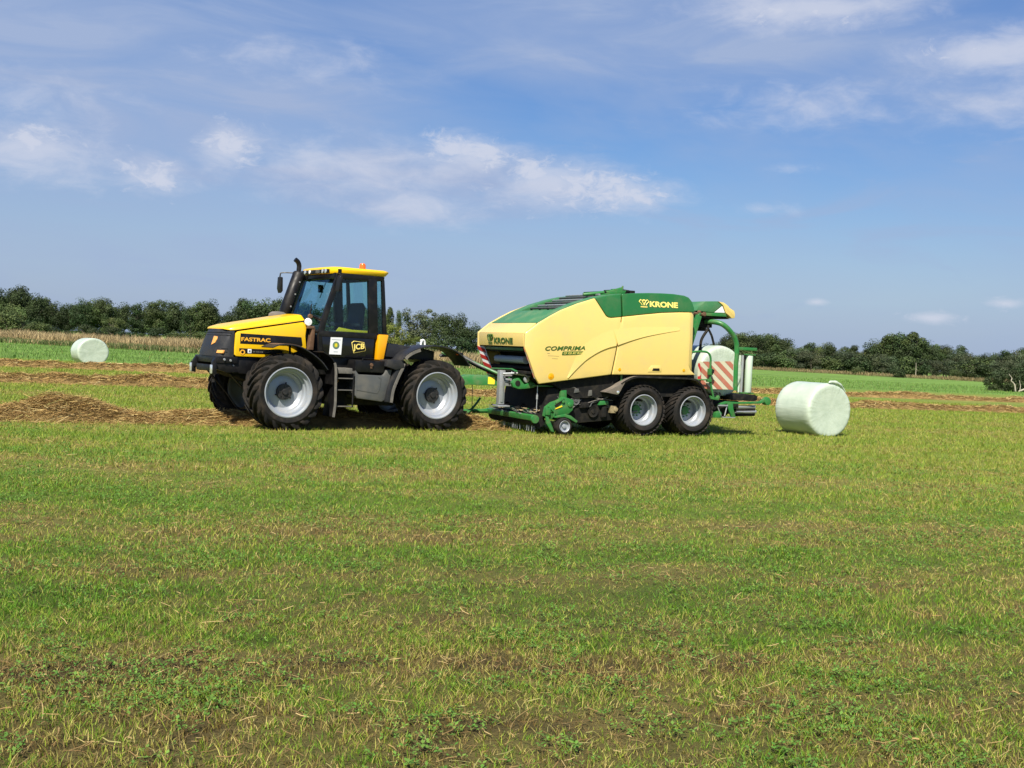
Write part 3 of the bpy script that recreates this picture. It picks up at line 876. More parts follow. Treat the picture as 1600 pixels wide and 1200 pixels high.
GR = 'trees of the far wood right of the baler'
def where_right(x):
    if x < 1240: return 'behind the bale wrapper'
    if x < 1355: return 'above the dropped bale'
    if x < 1450: return 'right of the dropped bale'
    return 'near the photo\'s right edge'
x = 1100.0; j = 0
while x < 1670:
    yt = prof(PROF_R, x)
    if x < 1235: k = ['dark', 'mid', 'dark'][j % 3]
    elif x < 1355: k = ['grey', 'mid', 'tall', 'pale', 'dark'][j % 5]
    elif x < 1450: k = ['poplar', 'dark', 'poplar'][j % 3]
    else: k = ['grey', 'mid', 'dark', 'grey', 'tall'][j % 5]
    plant(x, 318 + 14 * random.random(), yt + 3 * random.random(), (.9 if k not in ('tall', 'poplar') else 1.15) + .25 * random.random(), k, desc[k] + ' of the far wood ' + where_right(x), GR)
    x += 11 + 6 * random.random(); j += 1
x = 1090.0
while x < 1680:
    plant(x, 345 + 12 * random.random(), prof(PROF_R, x) + 6 + 7 * random.random(), 1.1 + .2 * random.random(), random.choice(['dark', 'mid']), 'tree deeper in the far wood ' + where_right(x), GR)
    x += 20 + 6 * random.random()
x = 1095.0
while x < 1680:
    plant(x, 300 + 8 * random.random(), horizon(x) - 18 - 10 * random.random(), 1.2 + .4 * random.random(), random.choice(['darkbush', 'bush', 'grey']), 'shrub below the far wood ' + where_right(x), 'shrubs along the far wood', 'leafy_shrub', 'shrub')
    x += 14 + 9 * random.random()
plant(1341, 262, 574, 1.5, 'bush', 'small round pale bush standing out in the field edge', 'shrubs along the far wood', 'round_bush', 'shrub')
plant(1405, 245, 573, 1.3, 'darkbush', 'small dark bush standing out in the field edge', 'shrubs along the far wood', 'round_bush', 'shrub')
plant(1493, 262, 574, .8, 'bush', 'small narrow bush right of the pale pole', 'shrubs along the far wood', 'round_bush', 'shrub')
# pale bare trunk standing in the margin
_px0 = (1432 - 803) / 1800 * 280
g = G(); g.tube([(0, 0, -.1), (.03, 0, 1.8), (-.04, 0, 3.6)], [.09, .075, .04], 8)
po = g.done('bare_trunk', M['pale_bark'], loc=(_px0, 280, 0)); tag(po, 'thin pale bare trunk upright before the far wood', 'tree')
# shrub with dead limbs at the right edge
_sx = (1583 - 803) / 1800 * 116
sh = empty('dead_limbed_shrub', (_sx, 116, 0)); tag(sh, 'dark shrub with bleached dead limbs at the photo\'s right edge', 'shrub')
crm, _t = KINDS['darkbush'][0]
for (ox, oy, sc, sz) in ((0, 1.2, 3.4, 2.9), (-1.3, 1.5, 2.2, 2.1), (1.6, 1.4, 3.0, 3.2), (3.2, 1.8, 3.4, 3.6)):
    c = link_mesh('foliage', crm, sh, (ox, oy, -.15)); c.scale = (sc * .75, sc * .6, sz)
g = G(); g.tube(curve_pts([(-.55, -.5, 1.75), (-.25, -.5, 1.35), (-.3, -.5, 1.1), (.05, -.5, .75), (.2, -.5, .0)], 4), [.03] * 4 + [.05] * 8 + [.075] * 5, 7)
g.done('dead_limb', M['pale_bark'], sh)
g = G(); g.tube([(.45, -.6, .05), (1.1, -.7, .38), (1.6, -.75, .72)], [.09, .08, .06], 7); g.done('fallen_limb', M['pale_bark'], sh)
g = G(); g.tube([(.7, -.3, .1), (.75, -.3, .6), (.6, -.3, 1.2)], [.05, .04, .02], 6); g.done('dead_limb', M['pale_bark'], sh)

# ------------------------------------------------------------------ wrapped bales
def film_mat():
    m = bpy.data.materials.new('bale_film'); m.use_nodes = True
    nt = m.node_tree; b = nt.nodes['Principled BSDF']; L = nt.links.new
    b.inputs['Roughness'].default_value = .27
    b.inputs['Specular IOR Level'].default_value = .45
    tc = nt.nodes.new('ShaderNodeTexCoord')
    n = nt.nodes.new('ShaderNodeTexNoise'); n.inputs['Scale'].default_value = 4; n.inputs['Detail'].default_value = 6
    L(tc.outputs['Object'], n.inputs['Vector'])
    r = nt.nodes.new('ShaderNodeValToRGB')
    r.color_ramp.elements[0].position = .3; r.color_ramp.elements[0].color = (.40, .475, .38, 1)
    r.color_ramp.elements[1].position = .75; r.color_ramp.elements[1].color = (.485, .555, .455, 1)
    L(n.outputs['Fac'], r.inputs[0]); L(r.outputs[0], b.inputs['Base Color'])
    mp = nt.nodes.new('ShaderNodeMapping'); mp.inputs['Scale'].default_value = (9, 1.0, 9)
    L(tc.outputs['Object'], mp.inputs[0])
    n2 = nt.nodes.new('ShaderNodeTexNoise'); n2.inputs['Scale'].default_value = 2.2; n2.inputs['Detail'].default_value = 7; n2.inputs['Roughness'].default_value = .6
    L(mp.outputs[0], n2.inputs['Vector'])
    bp = nt.nodes.new('ShaderNodeBump'); bp.inputs['Strength'].default_value = .22; bp.inputs['Distance'].default_value = .03
    L(n2.outputs['Fac'], bp.inputs['Height']); L(bp.outputs[0], b.inputs['Normal'])
    return m
M['film'] = film_mat()

def bale_mesh(name, Rad, Len, seed, squash=.97):
    """cylinder with soft shoulders, axis along local y, film tucked into the ends"""
    n = 160
    pr = [(0.0, .012)]
    pr += [(Rad * f, .012 - .02 * f * f) for f in (.12, .3, .5, .68, .8, .88)]
    pr += [(Rad * .945, .008), (Rad * .978, .035), (Rad * .995, .08)]
    pr += [(Rad, Len * f) for f in (.14, .24, .36, .5, .64, .76, .86)]
    pr += [(Rad * .995, Len - .08), (Rad * .978, Len - .035), (Rad * .945, Len - .008)]
    pr += [(Rad * f, Len - .012 + .02 * f * f) for f in (.88, .8, .68, .5, .3, .12)] + [(0.0, Len - .012)]
    th = np.arange(n) / n * 2 * math.pi
    V = []
    for k, (r, h) in enumerate(pr):
        w = fbm(np.cos(th) * 2.2 + 5 + h, np.sin(th) * 2.2 + 5 + h * .6, seed, 3) - .5
        w2 = fbm(th * 14, th * 0 + h * 3, seed + 5, 3) - .5
        edge = (r / Rad) ** 6 * math.exp(-min(h, Len - h) / .10)
        rr = r * (1 + .035 * w + (.004 + .020 * edge) * w2 + (.005 * ((h * 3.7 + .3) % 1.0) if r > Rad * .98 else 0))
        x = rr * np.cos(th); z = rr * np.sin(th)
        z = np.where(z < -Rad * .93, -Rad * .93 + (z + Rad * .93) * .3, z)      # flat where it lies
        hh = h + .014 * (fbm(np.cos(th) * 5 * r + 9, np.sin(th) * 5 * r + 9, seed + 8, 3) - .5) + .03 * edge * w2
        V.append(np.stack([x, np.full(n, 0) + hh - Len / 2, z * squash], 1))
    V = np.concatenate(V); V[:, 2] -= V[:, 2].min()
    nr = len(pr); i = np.arange((nr - 1) * n); a = i // n; c = i % n; d = (c + 1) % n
    F = np.stack([a * n + c, (a + 1) * n + c, (a + 1) * n + d, a * n + d], 1)
    me = bpy.data.meshes.new(name)
    me.from_pydata(V.tolist(), [], F.tolist()); me.validate()
    bm = bmesh.new(); bm.from_mesh(me); bmesh.ops.remove_doubles(bm, verts=bm.verts[:], dist=.0005); bmesh.ops.recalc_face_normals(bm, faces=bm.faces[:]); bm.to_mesh(me); bm.free()
    me.polygons.foreach_set('use_smooth', [True] * len(me.polygons)); me.materials.append(M['film'])
    return me
# near end centre (7.5, 27.7), axis runs away from the camera
_a = R_(27); bx, by = 7.68 - math.sin(_a) * .62, 27.72 + math.cos(_a) * .62
b1 = link_mesh('wrapped_bale', bale_mesh('wrapped_bale', .685, 1.24, 3)); b1.location = (bx, by, -.03); b1.rotation_euler = (0, 0, _a)
tag(b1, 'large pale green film wrapped bale dropped on the grass behind the baler', 'bale', 'wrapped round bales')
# loose end of the film standing up along the rim of the near end
g = G(); tp = []; tr_ = []
for k in range(15):
    t = k / 14; a = R_(96 - 52 * t); rr_ = .66 + .025 * math.sin(math.pi * t ** .7)
    tp.append((rr_ * math.cos(a), -.60 + .01 * math.sin(9 * t), .655 + rr_ * math.sin(a))); tr_.append(.010 + .034 * math.sin(math.pi * min(1, t * 1.02) ** .55) * (1 + .2 * math.sin(23 * t)))
g.tube(tp, tr_, 9)
fl = g.done('film_tail', M['film'], b1, smooth=60)
b2 = link_mesh('wrapped_bale', bale_mesh('wrapped_bale', .775, 1.2, 13, .90)); b2.location = (-21.1, 57.4, -.03); b2.rotation_euler = (0, 0, R_(38))
tag(b2, 'small looking far off wrapped bale on the farthest hay row, left of the tractor', 'bale', 'wrapped round bales')

# ------------------------------------------------------------------ lettering
def lettering(name, s, material, parent, O, ex, ey, w, h, depth=.004, bold=.0, shear=0.0, space=1.0):
    cu = bpy.data.curves.new('letters', 'FONT'); cu.body = s; cu.size = 1; cu.offset = bold; cu.shear = shear; cu.space_character = space
    cu.extrude = .05; cu.resolution_u = 4
    ob = bpy.data.objects.new('letters', cu); COL.objects.link(ob)
    dg = bpy.context.evaluated_depsgraph_get()
    me = bpy.data.meshes.new_from_object(ob.evaluated_get(dg))
    bpy.data.objects.remove(ob); bpy.data.curves.remove(cu)
    me.name = name
    co = np.array([v.co[:] for v in me.vertices]); lo = co.min(0); hi = co.max(0)
    O = np.array(O, float); ex = np.array(ex, float); ey = np.array(ey, float); nn = np.cross(ex, ey); nn /= np.linalg.norm(nn)
    q = (co - lo) / (hi - lo)
    P = O + q[:, :1] * w * ex + q[:, 1:2] * h * ey + (q[:, 2:3] * depth) * nn
    me.vertices.foreach_set('co', P.ravel()); me.update()
    me.materials.clear(); me.materials.append(material)
    return link_mesh(name, me, parent)
def crown_logo(parent, material, O, ex, ey, w, h, wire=.0):
    """three leaf shaped loops over a bar"""
    O = Vector(O); ex = Vector(ex); ey = Vector(ey); nn = ex.cross(ey).normalized()
    P = lambda a, b, c=0.0: tuple(O + ex * (a * w) + ey * (b * h) + nn * c)
    g = G(); t = .045 * w
    for k, (a0, a1, a2) in enumerate(((.28, -.04, .30), (.5, .34, .5), (.5, .66, .5), (.72, 1.04, .70))):
        pts = curve_pts([P(a0, .26, .004), P((a0 + a1) / 2 + (.0), .55, .004), P(a1, .72, .004), P((a1 + a2) / 2, .98, .004), P(a2, .86 if k in (1, 2) else .78, .004)], 4)
        g.tube(pts, t, 5)
    g.box((0, 0, 0), (1, 1, 1)) if False else None
    a, b = P(.08, .0), P(.92, .13)
    g.hull2([P(.12, .0), P(.88, .0), P(.9, .12), P(.10, .12)], [P(.12, .0, .006), P(.88, .0, .006), P(.9, .12, .006), P(.10, .12, .006)])
    return g.done('crown_emblem', material, parent)

# ------------------------------------------------------------------ wheels
def make_tyre(name, Rad, W, rim, lugs, lug_h, lug_w, sweep, parent, side_drop=.11, bulge=.0):
    g = G()
    rb = Rad - lug_h
    pr = [(rim, .05), (rim + .012, .012), (rim + .06, -.006 - bulge), (rim + (rb - rim) * .5, -.014 - bulge), (rb - .075, .004), (rb - .03, .030), (rb - .006, .075), (rb, W * .3), (rb + .004, W * .5),
          (rb, W * .7), (rb - .006, W - .075), (rb - .03, W - .03), (rb - .075, W - .004), (rim + (rb - rim) * .5, W + .014), (rim + .06, W + .006), (rim, W - .05)]
    g.lathe(pr, (0, 0, 0), 56, closed=True)
    for side in (0, 1):
        for k in range(lugs):
            a0 = 2 * math.pi * (k + .5 * side) / lugs
            rings = []
            for f, hf, top in ((0, .53, Rad), (.35, .34, Rad + .001), (.7, .16, Rad - .002), (.92, .045, Rad - .012), (1.08, .005, Rad - side_drop * .55), (1.2, -.008, Rad - side_drop)):
                a = a0 - sweep * f
                h = hf * W if side == 0 else W - hf * W
                hw = lug_w * (.5 + .12 * f) / Rad
                low = min(rb - .03, top - lug_h * .9)
                rings.append([(top * math.cos(a - hw * .8), h, top * math.sin(a - hw * .8)), (top * math.cos(a + hw * .8), h, top * math.sin(a + hw * .8)),
                              (low * math.cos(a + hw), h + (.02 if side == 0 else -.02) * (f > 1), low * math.sin(a + hw)), (low * math.cos(a - hw), h + (.02 if side == 0 else -.02) * (f > 1), low * math.sin(a - hw))])
            g.loft(rings)
    return g.done(name, M['rubber'], parent, smooth=40)
def ring_ridge(g, r, h, t, n=48):
    g.lathe([(r - t, h), (r - t, h - t), (r + t, h - t), (r + t, h)], (0, 0, 0), n, closed=True)
def make_wheel(kind_, Rad, W, rim, parent):
    if kind_ == 'tractor':
        g = G()   # dished centre disc with the black hub in front of it
        g.lathe([(0, .20), (.10, .20), (.15, .205), (.155, .29), (.0, .29)], (0, 0, 0), 36)
        for k in range(3):
            a = R_(90 + 120 * k); g.box((.14, .222, -.010), (.185, .25, .010), rot=('Y', -a), piv=(0, .23, 0))
        w = g.done('wheel', M['hub'], parent)
        make_tyre('tyre', Rad, W, rim, 20, .052, .062, .50, w)
        g = G()
        g.lathe([(rim + .016, .030), (rim + .014, .004), (rim - .004, .0), (rim - .012, .020), (rim - .022, .075), (rim - .060, .085), (rim - .068, .15), (rim - .095, .165), (rim - .105, .235), (rim - .16, .285), (.205, .262), (.15, .262),
                 (.10, .30), (rim - .04, .34), (rim - .04, W - .02), (rim + .01, W), (rim + .01, W - .06), (rim, .06)], (0, 0, 0), 56, closed=True)
        g.done('rim', M['rim'], w, smooth=30)
        g = G()
        for k in range(8):
            a = k * math.pi / 4 + .2; g.lathe([(0, .19), (.014, .19), (.016, .205), (.0, .205)], (.105 * math.cos(a), 0, .105 * math.sin(a)), 8)
        g.lathe([(0, .17), (.05, .17), (.06, .2), (0, .2)], (0, 0, 0), 20)
        g.done('hub_bolts', M['hub'], w)
    else:
        g = G(); g.lathe([(0, .30), (.085, .30), (.10, .315), (.10, .40), (0, .40)], (0, 0, 0), 28)
        for k in range(10):
            a = k * math.pi / 5; g.lathe([(0, .325), (.016, .325), (.018, .36), (0, .36)], (.14 * math.cos(a), 0, .14 * math.sin(a)), 8)
        w = g.done('wheel', M['green_frame'], parent)
        make_tyre('tyre', Rad, W, rim, 34, .016, .034, .36, w, .03, .014)
        g = G()
        g.lathe([(rim + .014, .03), (rim + .012, .002), (rim - .004, -.002), (rim - .010, .02), (rim - .016, .085), (rim - .05, .10), (rim - .056, .20), (rim - .085, .225), (rim - .095, .34), (.10, .352), (.09, .38), (rim - .03, .40), (rim - .03, W - .02),
                 (rim + .01, W), (rim + .01, W - .05), (rim, .06)], (0, 0, 0), 56, closed=True)
        g.done('rim', M['rim'], w, smooth=30)
    return w
def far_side(w, loc, parent):
    c = copy_tree(w, parent); c.location = loc; c.rotation_euler = (0, 0, math.pi); return c

# ------------------------------------------------------------------ the tractor
# local x runs rearwards from the front axle, y from the near side to the far side
TR = empty('tractor', (-4.153, 21.496, 0), R_(33.5))
tag(TR, 'yellow and black tractor with glazed cab, pulling the baler along the hay row', 'tractor')
CV = 1.265                                   # middle of the tractor
def both(fn):
    fn(lambda v: v); fn(lambda v: 2 * CV - v)

WR, WW, WB = .722, .56, 3.19
w0 = make_wheel('tractor', WR, WW, .462, TR); w0.location = (0, 0, WR - .012); w0.rotation_euler = (0, R_(11), 0)
w1 = copy_tree(w0, TR); w1.location = (WB, .0, WR - .012); w1.rotation_euler = (0, R_(37), 0)
far_side(w0, (0, 2 * CV, WR - .012), TR); far_side(w0, (WB, 2 * CV, WR - .012), TR)
g = G(); g.tube([(0, .45, WR), (0, 2.05, WR)], .10, 12); g.box((-.16, 1.0, .5), (.16, 1.5, .95)); g.done('front_axle', M['dark'], TR, bevel=.02)
g = G(); g.tube([(WB, .45, WR), (WB, 2.05, WR)], .13, 12); g.box((WB - .22, .95, .45), (WB + .22, 1.55, 1.0)); g.done('rear_axle', M['dark'], TR, bevel=.02)
g = G(); g.prism([(-.95, 1.02), (-.95, 1.2), (-.2, 1.25), (2.1, 1.1), (3.75, 1.2), (3.75, .8), (2.4, .72), (1.1, .55), (-.2, .78)], .86, 1.67); g.done('chassis', M['dark'], TR, bevel=.02)
g = G(); g.box((1.05, .55, .46), (2.5, 1.98, .72)); g.box((1.0, .6, .62), (1.9, 1.93, 1.2)); g.done('transmission', M['dark'], TR, bevel=.03)
g = G(); g.prism([(-.88, 1.2), (-.88, 1.80), (.55, 2.02), (.62, 1.2)], .72, 1.81); g.done('engine_block', M['dark'], TR)

# hood
def hood_ring(u, zs, zt, w0_=.645, w1_=1.885, k=1.0):
    c = (w0_ + w1_) / 2; hw = (w1_ - w0_) / 2; dz = zt - zs
    sec = [(-hw, 0), (-hw + .004, dz * .30), (-hw + .035, dz * .62), (-hw + .10, dz * .86), (-hw + .22, dz * .97), (-hw * .35, dz * 1.03), (0, dz * 1.05)]
    sec = sec + [(-a, b) for a, b in sec[-2::-1]]
    return [(u, c + a, zs + b) for a, b in sec]
seam = lambda u: 1.828 + (u + .85) * .185
top = lambda u: 1.925 + (u + .9) * .205
rings = [hood_ring(-1.03, 1.84, 1.862, .82, 1.71), hood_ring(-1.00, 1.832, 1.885, .74, 1.79), hood_ring(-.93, 1.822, 1.908, .67, 1.86), hood_ring(-.84, seam(-.84), top(-.84))]
rings += [hood_ring(u, seam(u), top(u)) for u in (-.5, -.1, .2, .42)] + [hood_ring(.49, seam(.49) + .0, top(.49) - .01), hood_ring(.52, seam(.50) + .01, top(.49) - .07)]
g = G(); g.loft(rings); g.done('hood', M['yellow'], TR, smooth=50)
def side(f):
    a, b = f(.632), f(.70)
    g = G(); g.prism([(-.85, 1.365), (-.855, 1.5), (-.84, 1.76), (-.80, 1.805), (.50, 2.048), (.575, 1.985), (.555, 1.78), (.585, 1.54), (.25, 1.42), (-.31, 1.335), (-.82, 1.338)], min(a, b), max(a, b))
    p = g.done('hood_side_panel', M['yellow'], TR, bevel=.018)
    a, b = f(.6275), f(.640)
    g = G(); g.prism([(-.752, 1.772), (.47, 1.752), (.50, 1.60), (.47, 1.575), (-.752, 1.578)], min(a, b), max(a, b)); g.done('black_stripe', M['black'], p, bevel=.003)
    g = G(); g.prism([(-.765, 1.492), (.1, 1.487), (.1, 1.40), (-.72, 1.395), (-.765, 1.44)], min(a, b), max(a, b)); g.done('black_stripe', M['black'], p, bevel=.003)
    return p
near_panel = side(lambda v: v); side(lambda v: 2 * CV - v)
lettering('model_lettering', 'FASTRAC', M['letter_orange'], near_panel, (-.735, .6265, 1.628), (1, 0, 0), (0, 0, 1), .575, .074, .003, .030)
g = G(); g.box((-.60, .6245, 1.405), (-.525, .628, 1.482)); g.done('white_badge', M['white'], near_panel, bevel=.003)
g = G()
for k, (a, b) in enumerate(((-.578, -.566), (-.560, -.548))): g.box((a, .622, 1.425), (b, .6244, 1.462))
g.done('badge_mark', M['black'], near_panel)
g = G()
u = -.495
for wl in (.05, .02, .035, .028, .04, .022, .03, .035, .02): g.box((u, .6255, 1.425), (u + wl * .8, .628, 1.448)); u += wl + .008
g.done('small_print', M['grey'], near_panel)
g = G(); g.lathe([(.028, 0), (.05, 0), (.05, .004), (.028, .004)], (-.70, .624, 1.42), 14, closed=True); g.done('badge_ring', M['letter_orange'], near_panel)
# grille: black plastic nose, leaning forward to the bottom
def nose(z, uf, uc, w0_, w1_):
    c = CV; hw = (w1_ - w0_) / 2
    half = [(-.86, -hw), (uc * .55 + -.86 * .45, -hw + .015), (uc, -hw + .09), (uf + .02, -hw * .62), (uf, -hw * .3)]
    pts = half + [(u_, -v_) for u_, v_ in half[::-1]]
    return [(u_, c + v_, z) for u_, v_ in pts]
g = G(); g.loft([nose(1.325, -1.21, -1.11, .66, 1.87), nose(1.40, -1.20, -1.10, .655, 1.875), nose(1.62, -1.13, -1.035, .655, 1.875), nose(1.80, -1.055, -.965, .66, 1.87), nose(1.838, -1.03, -.94, .67, 1.86)])
gr = g.done('grille', M['plastic'], TR, smooth=40)
def on_nose(pts, th=.012):
    return [p for p in pts]
def nose_u(z): return -1.21 + (z - 1.325) * (.155 / .475)
def front_plate(name, quad, material):
    """small plate lying on the curved front, quad in (v, z)"""
    def U(v, z):
        d = abs(v - CV) / .605
        base = nose_u(z)
        if d < .3: return base
        if d < .62: return base + .02 * (d - .3) / .32
        return base + .02 + .08 * (d - .62) / .23
    A = [(U(v, z) - .028, v, z) for v, z in quad]; B = [(U(v, z) + .004, v, z) for v, z in quad]
    g = G(); g.hull2(A, B); return g.done(name, material, gr, bevel=.003)
front_plate('front_emblem', [(1.05, 1.53), (.92, 1.575), (.90, 1.64), (.93, 1.69), (1.06, 1.70)], M['emblem'])
front_plate('front_badge', [(.80, 1.385), (.675, 1.385), (.675, 1.44), (.80, 1.44)], M['emblem'])
g = G()
for z in (1.41, 1.47, 1.72, 1.77): 
    r = nose(z, nose_u(z) - .006, nose_u(z) + .094, .648, 1.882)
    g.tube(r[1:-1], .006, 5)
g.done('grille_rib', M['black'], gr)
# front frame with lamps
g = G(); g.box((-1.19, .64, 1.20), (-.78, 1.89, 1.325)); P_ = [(-1.25, 1.10), (-1.25, 1.22), (-1.20, 1.30), (-.9, 1.31), (-.75, 1.04), (-.95, 1.02)]; g.prism(P_, .66, .76); g.prism(P_, 1.77, 1.87)
g.box((-1.24, .9, 1.04), (-1.1, 1.63, 1.16)); g.prism([(-.85, 1.02), (-.85, 1.32), (-.3, 1.32), (-.3, 1.0)], .68, .74)
fr = g.done('front_frame', M['black'], TR, bevel=.012)
for v in (.66, 1.85):
    g = G(); g.box((-1.27, v - .05, .985), (-1.19, v + .05, 1.20)); g.done('lamp_housing', M['black'], fr, bevel=.01)
    g = G(); g.box((-1.292, v - .045, 1.0), (-1.265, v + .045, 1.165)); g.done('front_lamp', M['chrome'], fr, bevel=.012)
g = G()
for (u, v, z) in ((-1.05, .612, 1.27), (-.93, .612, 1.255), (-.86, .672, 1.16)): g.lathe([(0, -.012), (.020, -.012), (.024, .0), (.0, .004)], (u, v, z), 10)
g.done('frame_bolt', M['steel'], fr)
g = G(); g.tube(curve_pts([(-.95, 1.9, 1.05), (-.6, 1.75, .62), (-.35, 1.6, .28), (-.05, 1.5, .36)], 5), .018, 6); g.tube(curve_pts([(-.85, .85, 1.0), (-.5, .9, .7), (-.2, .9, .75)], 5), .016, 6); g.done('brake_hose', M['hose'], TR)

# front mudguards
def fguard(f):
    a, b = f(-.01), f(.57)
    path = curve_pts([(-.36, 1.545), (-.24, 1.595), (-.06, 1.615), (.18, 1.585), (.42, 1.475), (.64, 1.32), (.78, 1.16)], 4)
    g = G(); g.arch(path, min(a, b), max(a, b), .022); p = g.done('front_mudguard', M['plastic'], TR, bevel=.006)
    g = G(); a2, b2 = f(.02), f(.54); g.arch([(p_[0], p_[1] + .006) for p_ in path[4:14]], min(a2, b2), max(a2, b2), .008); g.done('mud_crust', M['rust'], p)
    g = G(); a, b = f(.06), f(.56); pf = curve_pts([(.70, 1.50), (.84, 1.42), (.94, 1.30), (.975, 1.15), (.985, .8), (.99, .5), (.965, .25)], 4)
    g.arch(pf, min(a, b), max(a, b), .02); p = g.done('mud_flap', M['black'], TR, bevel=.005)
    g = G(); a, b = f(.045), f(.062); g.arch([(x_ + .006, z_) for x_, z_ in pf[8:]], min(a, b), max(a, b), .045); g.done('flap_edge', M['dusty'], p)
both(fguard)
for v in (.30, 2.23):
    g = G(); g.tube([(.1, v, 1.0), (.12, v, 1.3), (.1, v, 1.6)], .022, 6); g.done('mudguard_stay', M['dark'], TR)

# exhaust and its guard
_ev = 1.55
g = G(); g.lathe([(.0, .0), (.19, .0), (.18, .05), (.12, .09), (.0, .10)], (.34, _ev, 2.15), 20, axis='z'); g.done('exhaust_base', M['dusty'], TR)
g = G(); g.tube([(.475, _ev, 2.19), (.50, _ev, 2.27), (.755, _ev, 3.02), (.765, _ev, 3.05)], [.10, .128, .128, .105], 18); ex = g.done('exhaust', M['black'], TR, smooth=40)
g = G(); g.tube(curve_pts([(.735, _ev, 3.0), (.745, _ev, 3.12), (.745, _ev, 3.20), (.715, _ev, 3.265), (.655, _ev, 3.31)], 5), .048, 12); g.done('tail_pipe', M['black'], ex)
g = G()
for t in (.12, .45, .78): g.lathe([(0, -.012), (.016, -.012), (.016, 0), (0, .0)], (.50 + .255 * t + .02, _ev - .125, 2.27 + .75 * t), 8)
g.done('guard_rivet', M['steel'], ex)
g = G(); g.tube([(.76, _ev + .05, 2.95), (1.08, 1.75, 2.92)], .03, 8); g.box((.74, _ev - .02, 2.9), (.95, _ev + .14, 3.0)); g.done('exhaust_bracket', M['black'], ex, bevel=.01)

# cab
def pil(poly, v0, v1, nm, mt='black', bev=.008): 
    g = G(); g.prism(poly, v0, v1); return g.done(nm, M[mt], TR, bevel=bev)
def cab_side(f):
    a, b = sorted((f(.42), f(.50)))
    pil([(1.07, 3.03), (1.16, 3.03), (1.07, 2.67), (.895, 2.12), (.84, 1.80), (.86, 1.38), (.76, 1.38), (.73, 1.80), (.79, 2.12), (.97, 2.67)], a, b, 'front_pillar')
    pil([(1.745, 2.97), (1.935, 2.97), (2.01, 1.84), (1.815, 1.84)], a, b, 'door_pillar')
    pil([(2.045, 2.97), (2.10, 2.97), (2.205, 1.90), (2.13, 1.90)], a, b, 'rear_pillar')
    pil([(1.10, 3.045), (2.10, 3.03), (2.09, 2.95), (1.74, 2.925), (1.13, 2.93)], a + .002, b - .002, 'roof_rail')
    pil([(.745, 1.90), (2.14, 1.90), (2.12, 1.79), (.75, 1.79)], a - .004 if a < 1 else a, b if a < 1 else b + .004, 'waist_rail')
    c = f(.452); d = f(.458); c, d = sorted((c, d))
    g = G(); g.prism([(1.115, 2.935), (1.75, 2.93), (1.83, 1.89), (.86, 1.89), (.90, 2.12), (1.07, 2.67)], c, d); g.done('door_glass', M['glass'], TR, smooth=0)
    g = G(); g.prism([(1.935, 2.94), (2.05, 2.94), (2.14, 1.89), (2.01, 1.89)], c, d); g.done('quarter_glass', M['glass'], TR, smooth=0)
both(cab_side)
g = G(); g.hull2([(1.085, .50, 2.98), (1.085, 2.03, 2.98), (.74, 2.03, 1.90), (.74, .50, 1.90)], [(1.091, .50, 2.98), (1.091, 2.03, 2.98), (.746, 2.03, 1.90), (.746, .50, 1.90)]); g.done('windscreen', M['glass'], TR, smooth=0)
g = G(); g.hull2([(2.07, .50, 2.96), (2.07, 2.03, 2.96), (2.16, 2.03, 1.90), (2.16, .50, 1.90)], [(2.076, .50, 2.96), (2.076, 2.03, 2.96), (2.166, 2.03, 1.90), (2.166, .50, 1.90)]); g.done('rear_window', M['glass'], TR, smooth=0)
g = G(); g.box((1.04, .48, 2.93), (1.14, 2.05, 3.04)); g.box((2.04, .48, 2.95), (2.10, 2.05, 3.04)); g.tube([(.74, .46, 1.88), (.74, 2.07, 1.88)], .035, 8); g.done('cross_rail', M['black'], TR, bevel=.01)
# lower door half and floor
door = pil([(.80, 1.788), (1.93, 1.788), (1.905, 1.40), (.98, 1.40), (.83, 1.52)], .405, .47, 'door', 'black_glossy', .012)
pil([(.80, 1.788), (1.93, 1.788), (1.905, 1.40), (.98, 1.40), (.83, 1.52)], 2.06, 2.125, 'door', 'black_glossy', .012)
g = G(); g.box((.62, .5, 1.05), (2.15, 2.03, 1.42)); g.box((2.06, .48, 1.4), (2.16, 2.05, 1.9)); g.done('cab_floor', M['black'], TR, bevel=.015)
g = G(); g.prism([(.52, 1.25), (.52, 2.02), (.62, 2.10), (.80, 1.92), (.80, 1.25)], .72, 1.81); g.done('cowl', M['black'], TR, bevel=.015)
g = G(); g.prism([(.60, 1.52), (.66, 1.95), (.72, 1.95), (.70, 1.52)], .56, .70); g.box((.56, .55, 1.93), (.70, .68, 1.98)); g.done('rusty_stay', M['rust'], TR, bevel=.008)
g = G(); g.lathe([(0, -.03), (.07, -.02), (.078, .0), (.05, .06), (0, .07)], (.585, .60, 2.055), 18); wl = g.done('side_lamp', M['lens'], TR)
g = G(); g.tube([(.62, .62, 2.02), (.66, .60, 2.16), (.80, .50, 2.10)], .014, 6); g.lathe([(0, -.03), (.04, -.03), (.045, .02), (0, .03)], (.62, .60, 2.17), 12); g.done('indicator', M['rust'], TR)
g = G(); g.tube([(.66, .56, 2.175), (.86, .47, 2.09)], .016, 6); g.done('indicator_arm', M['black'], TR)
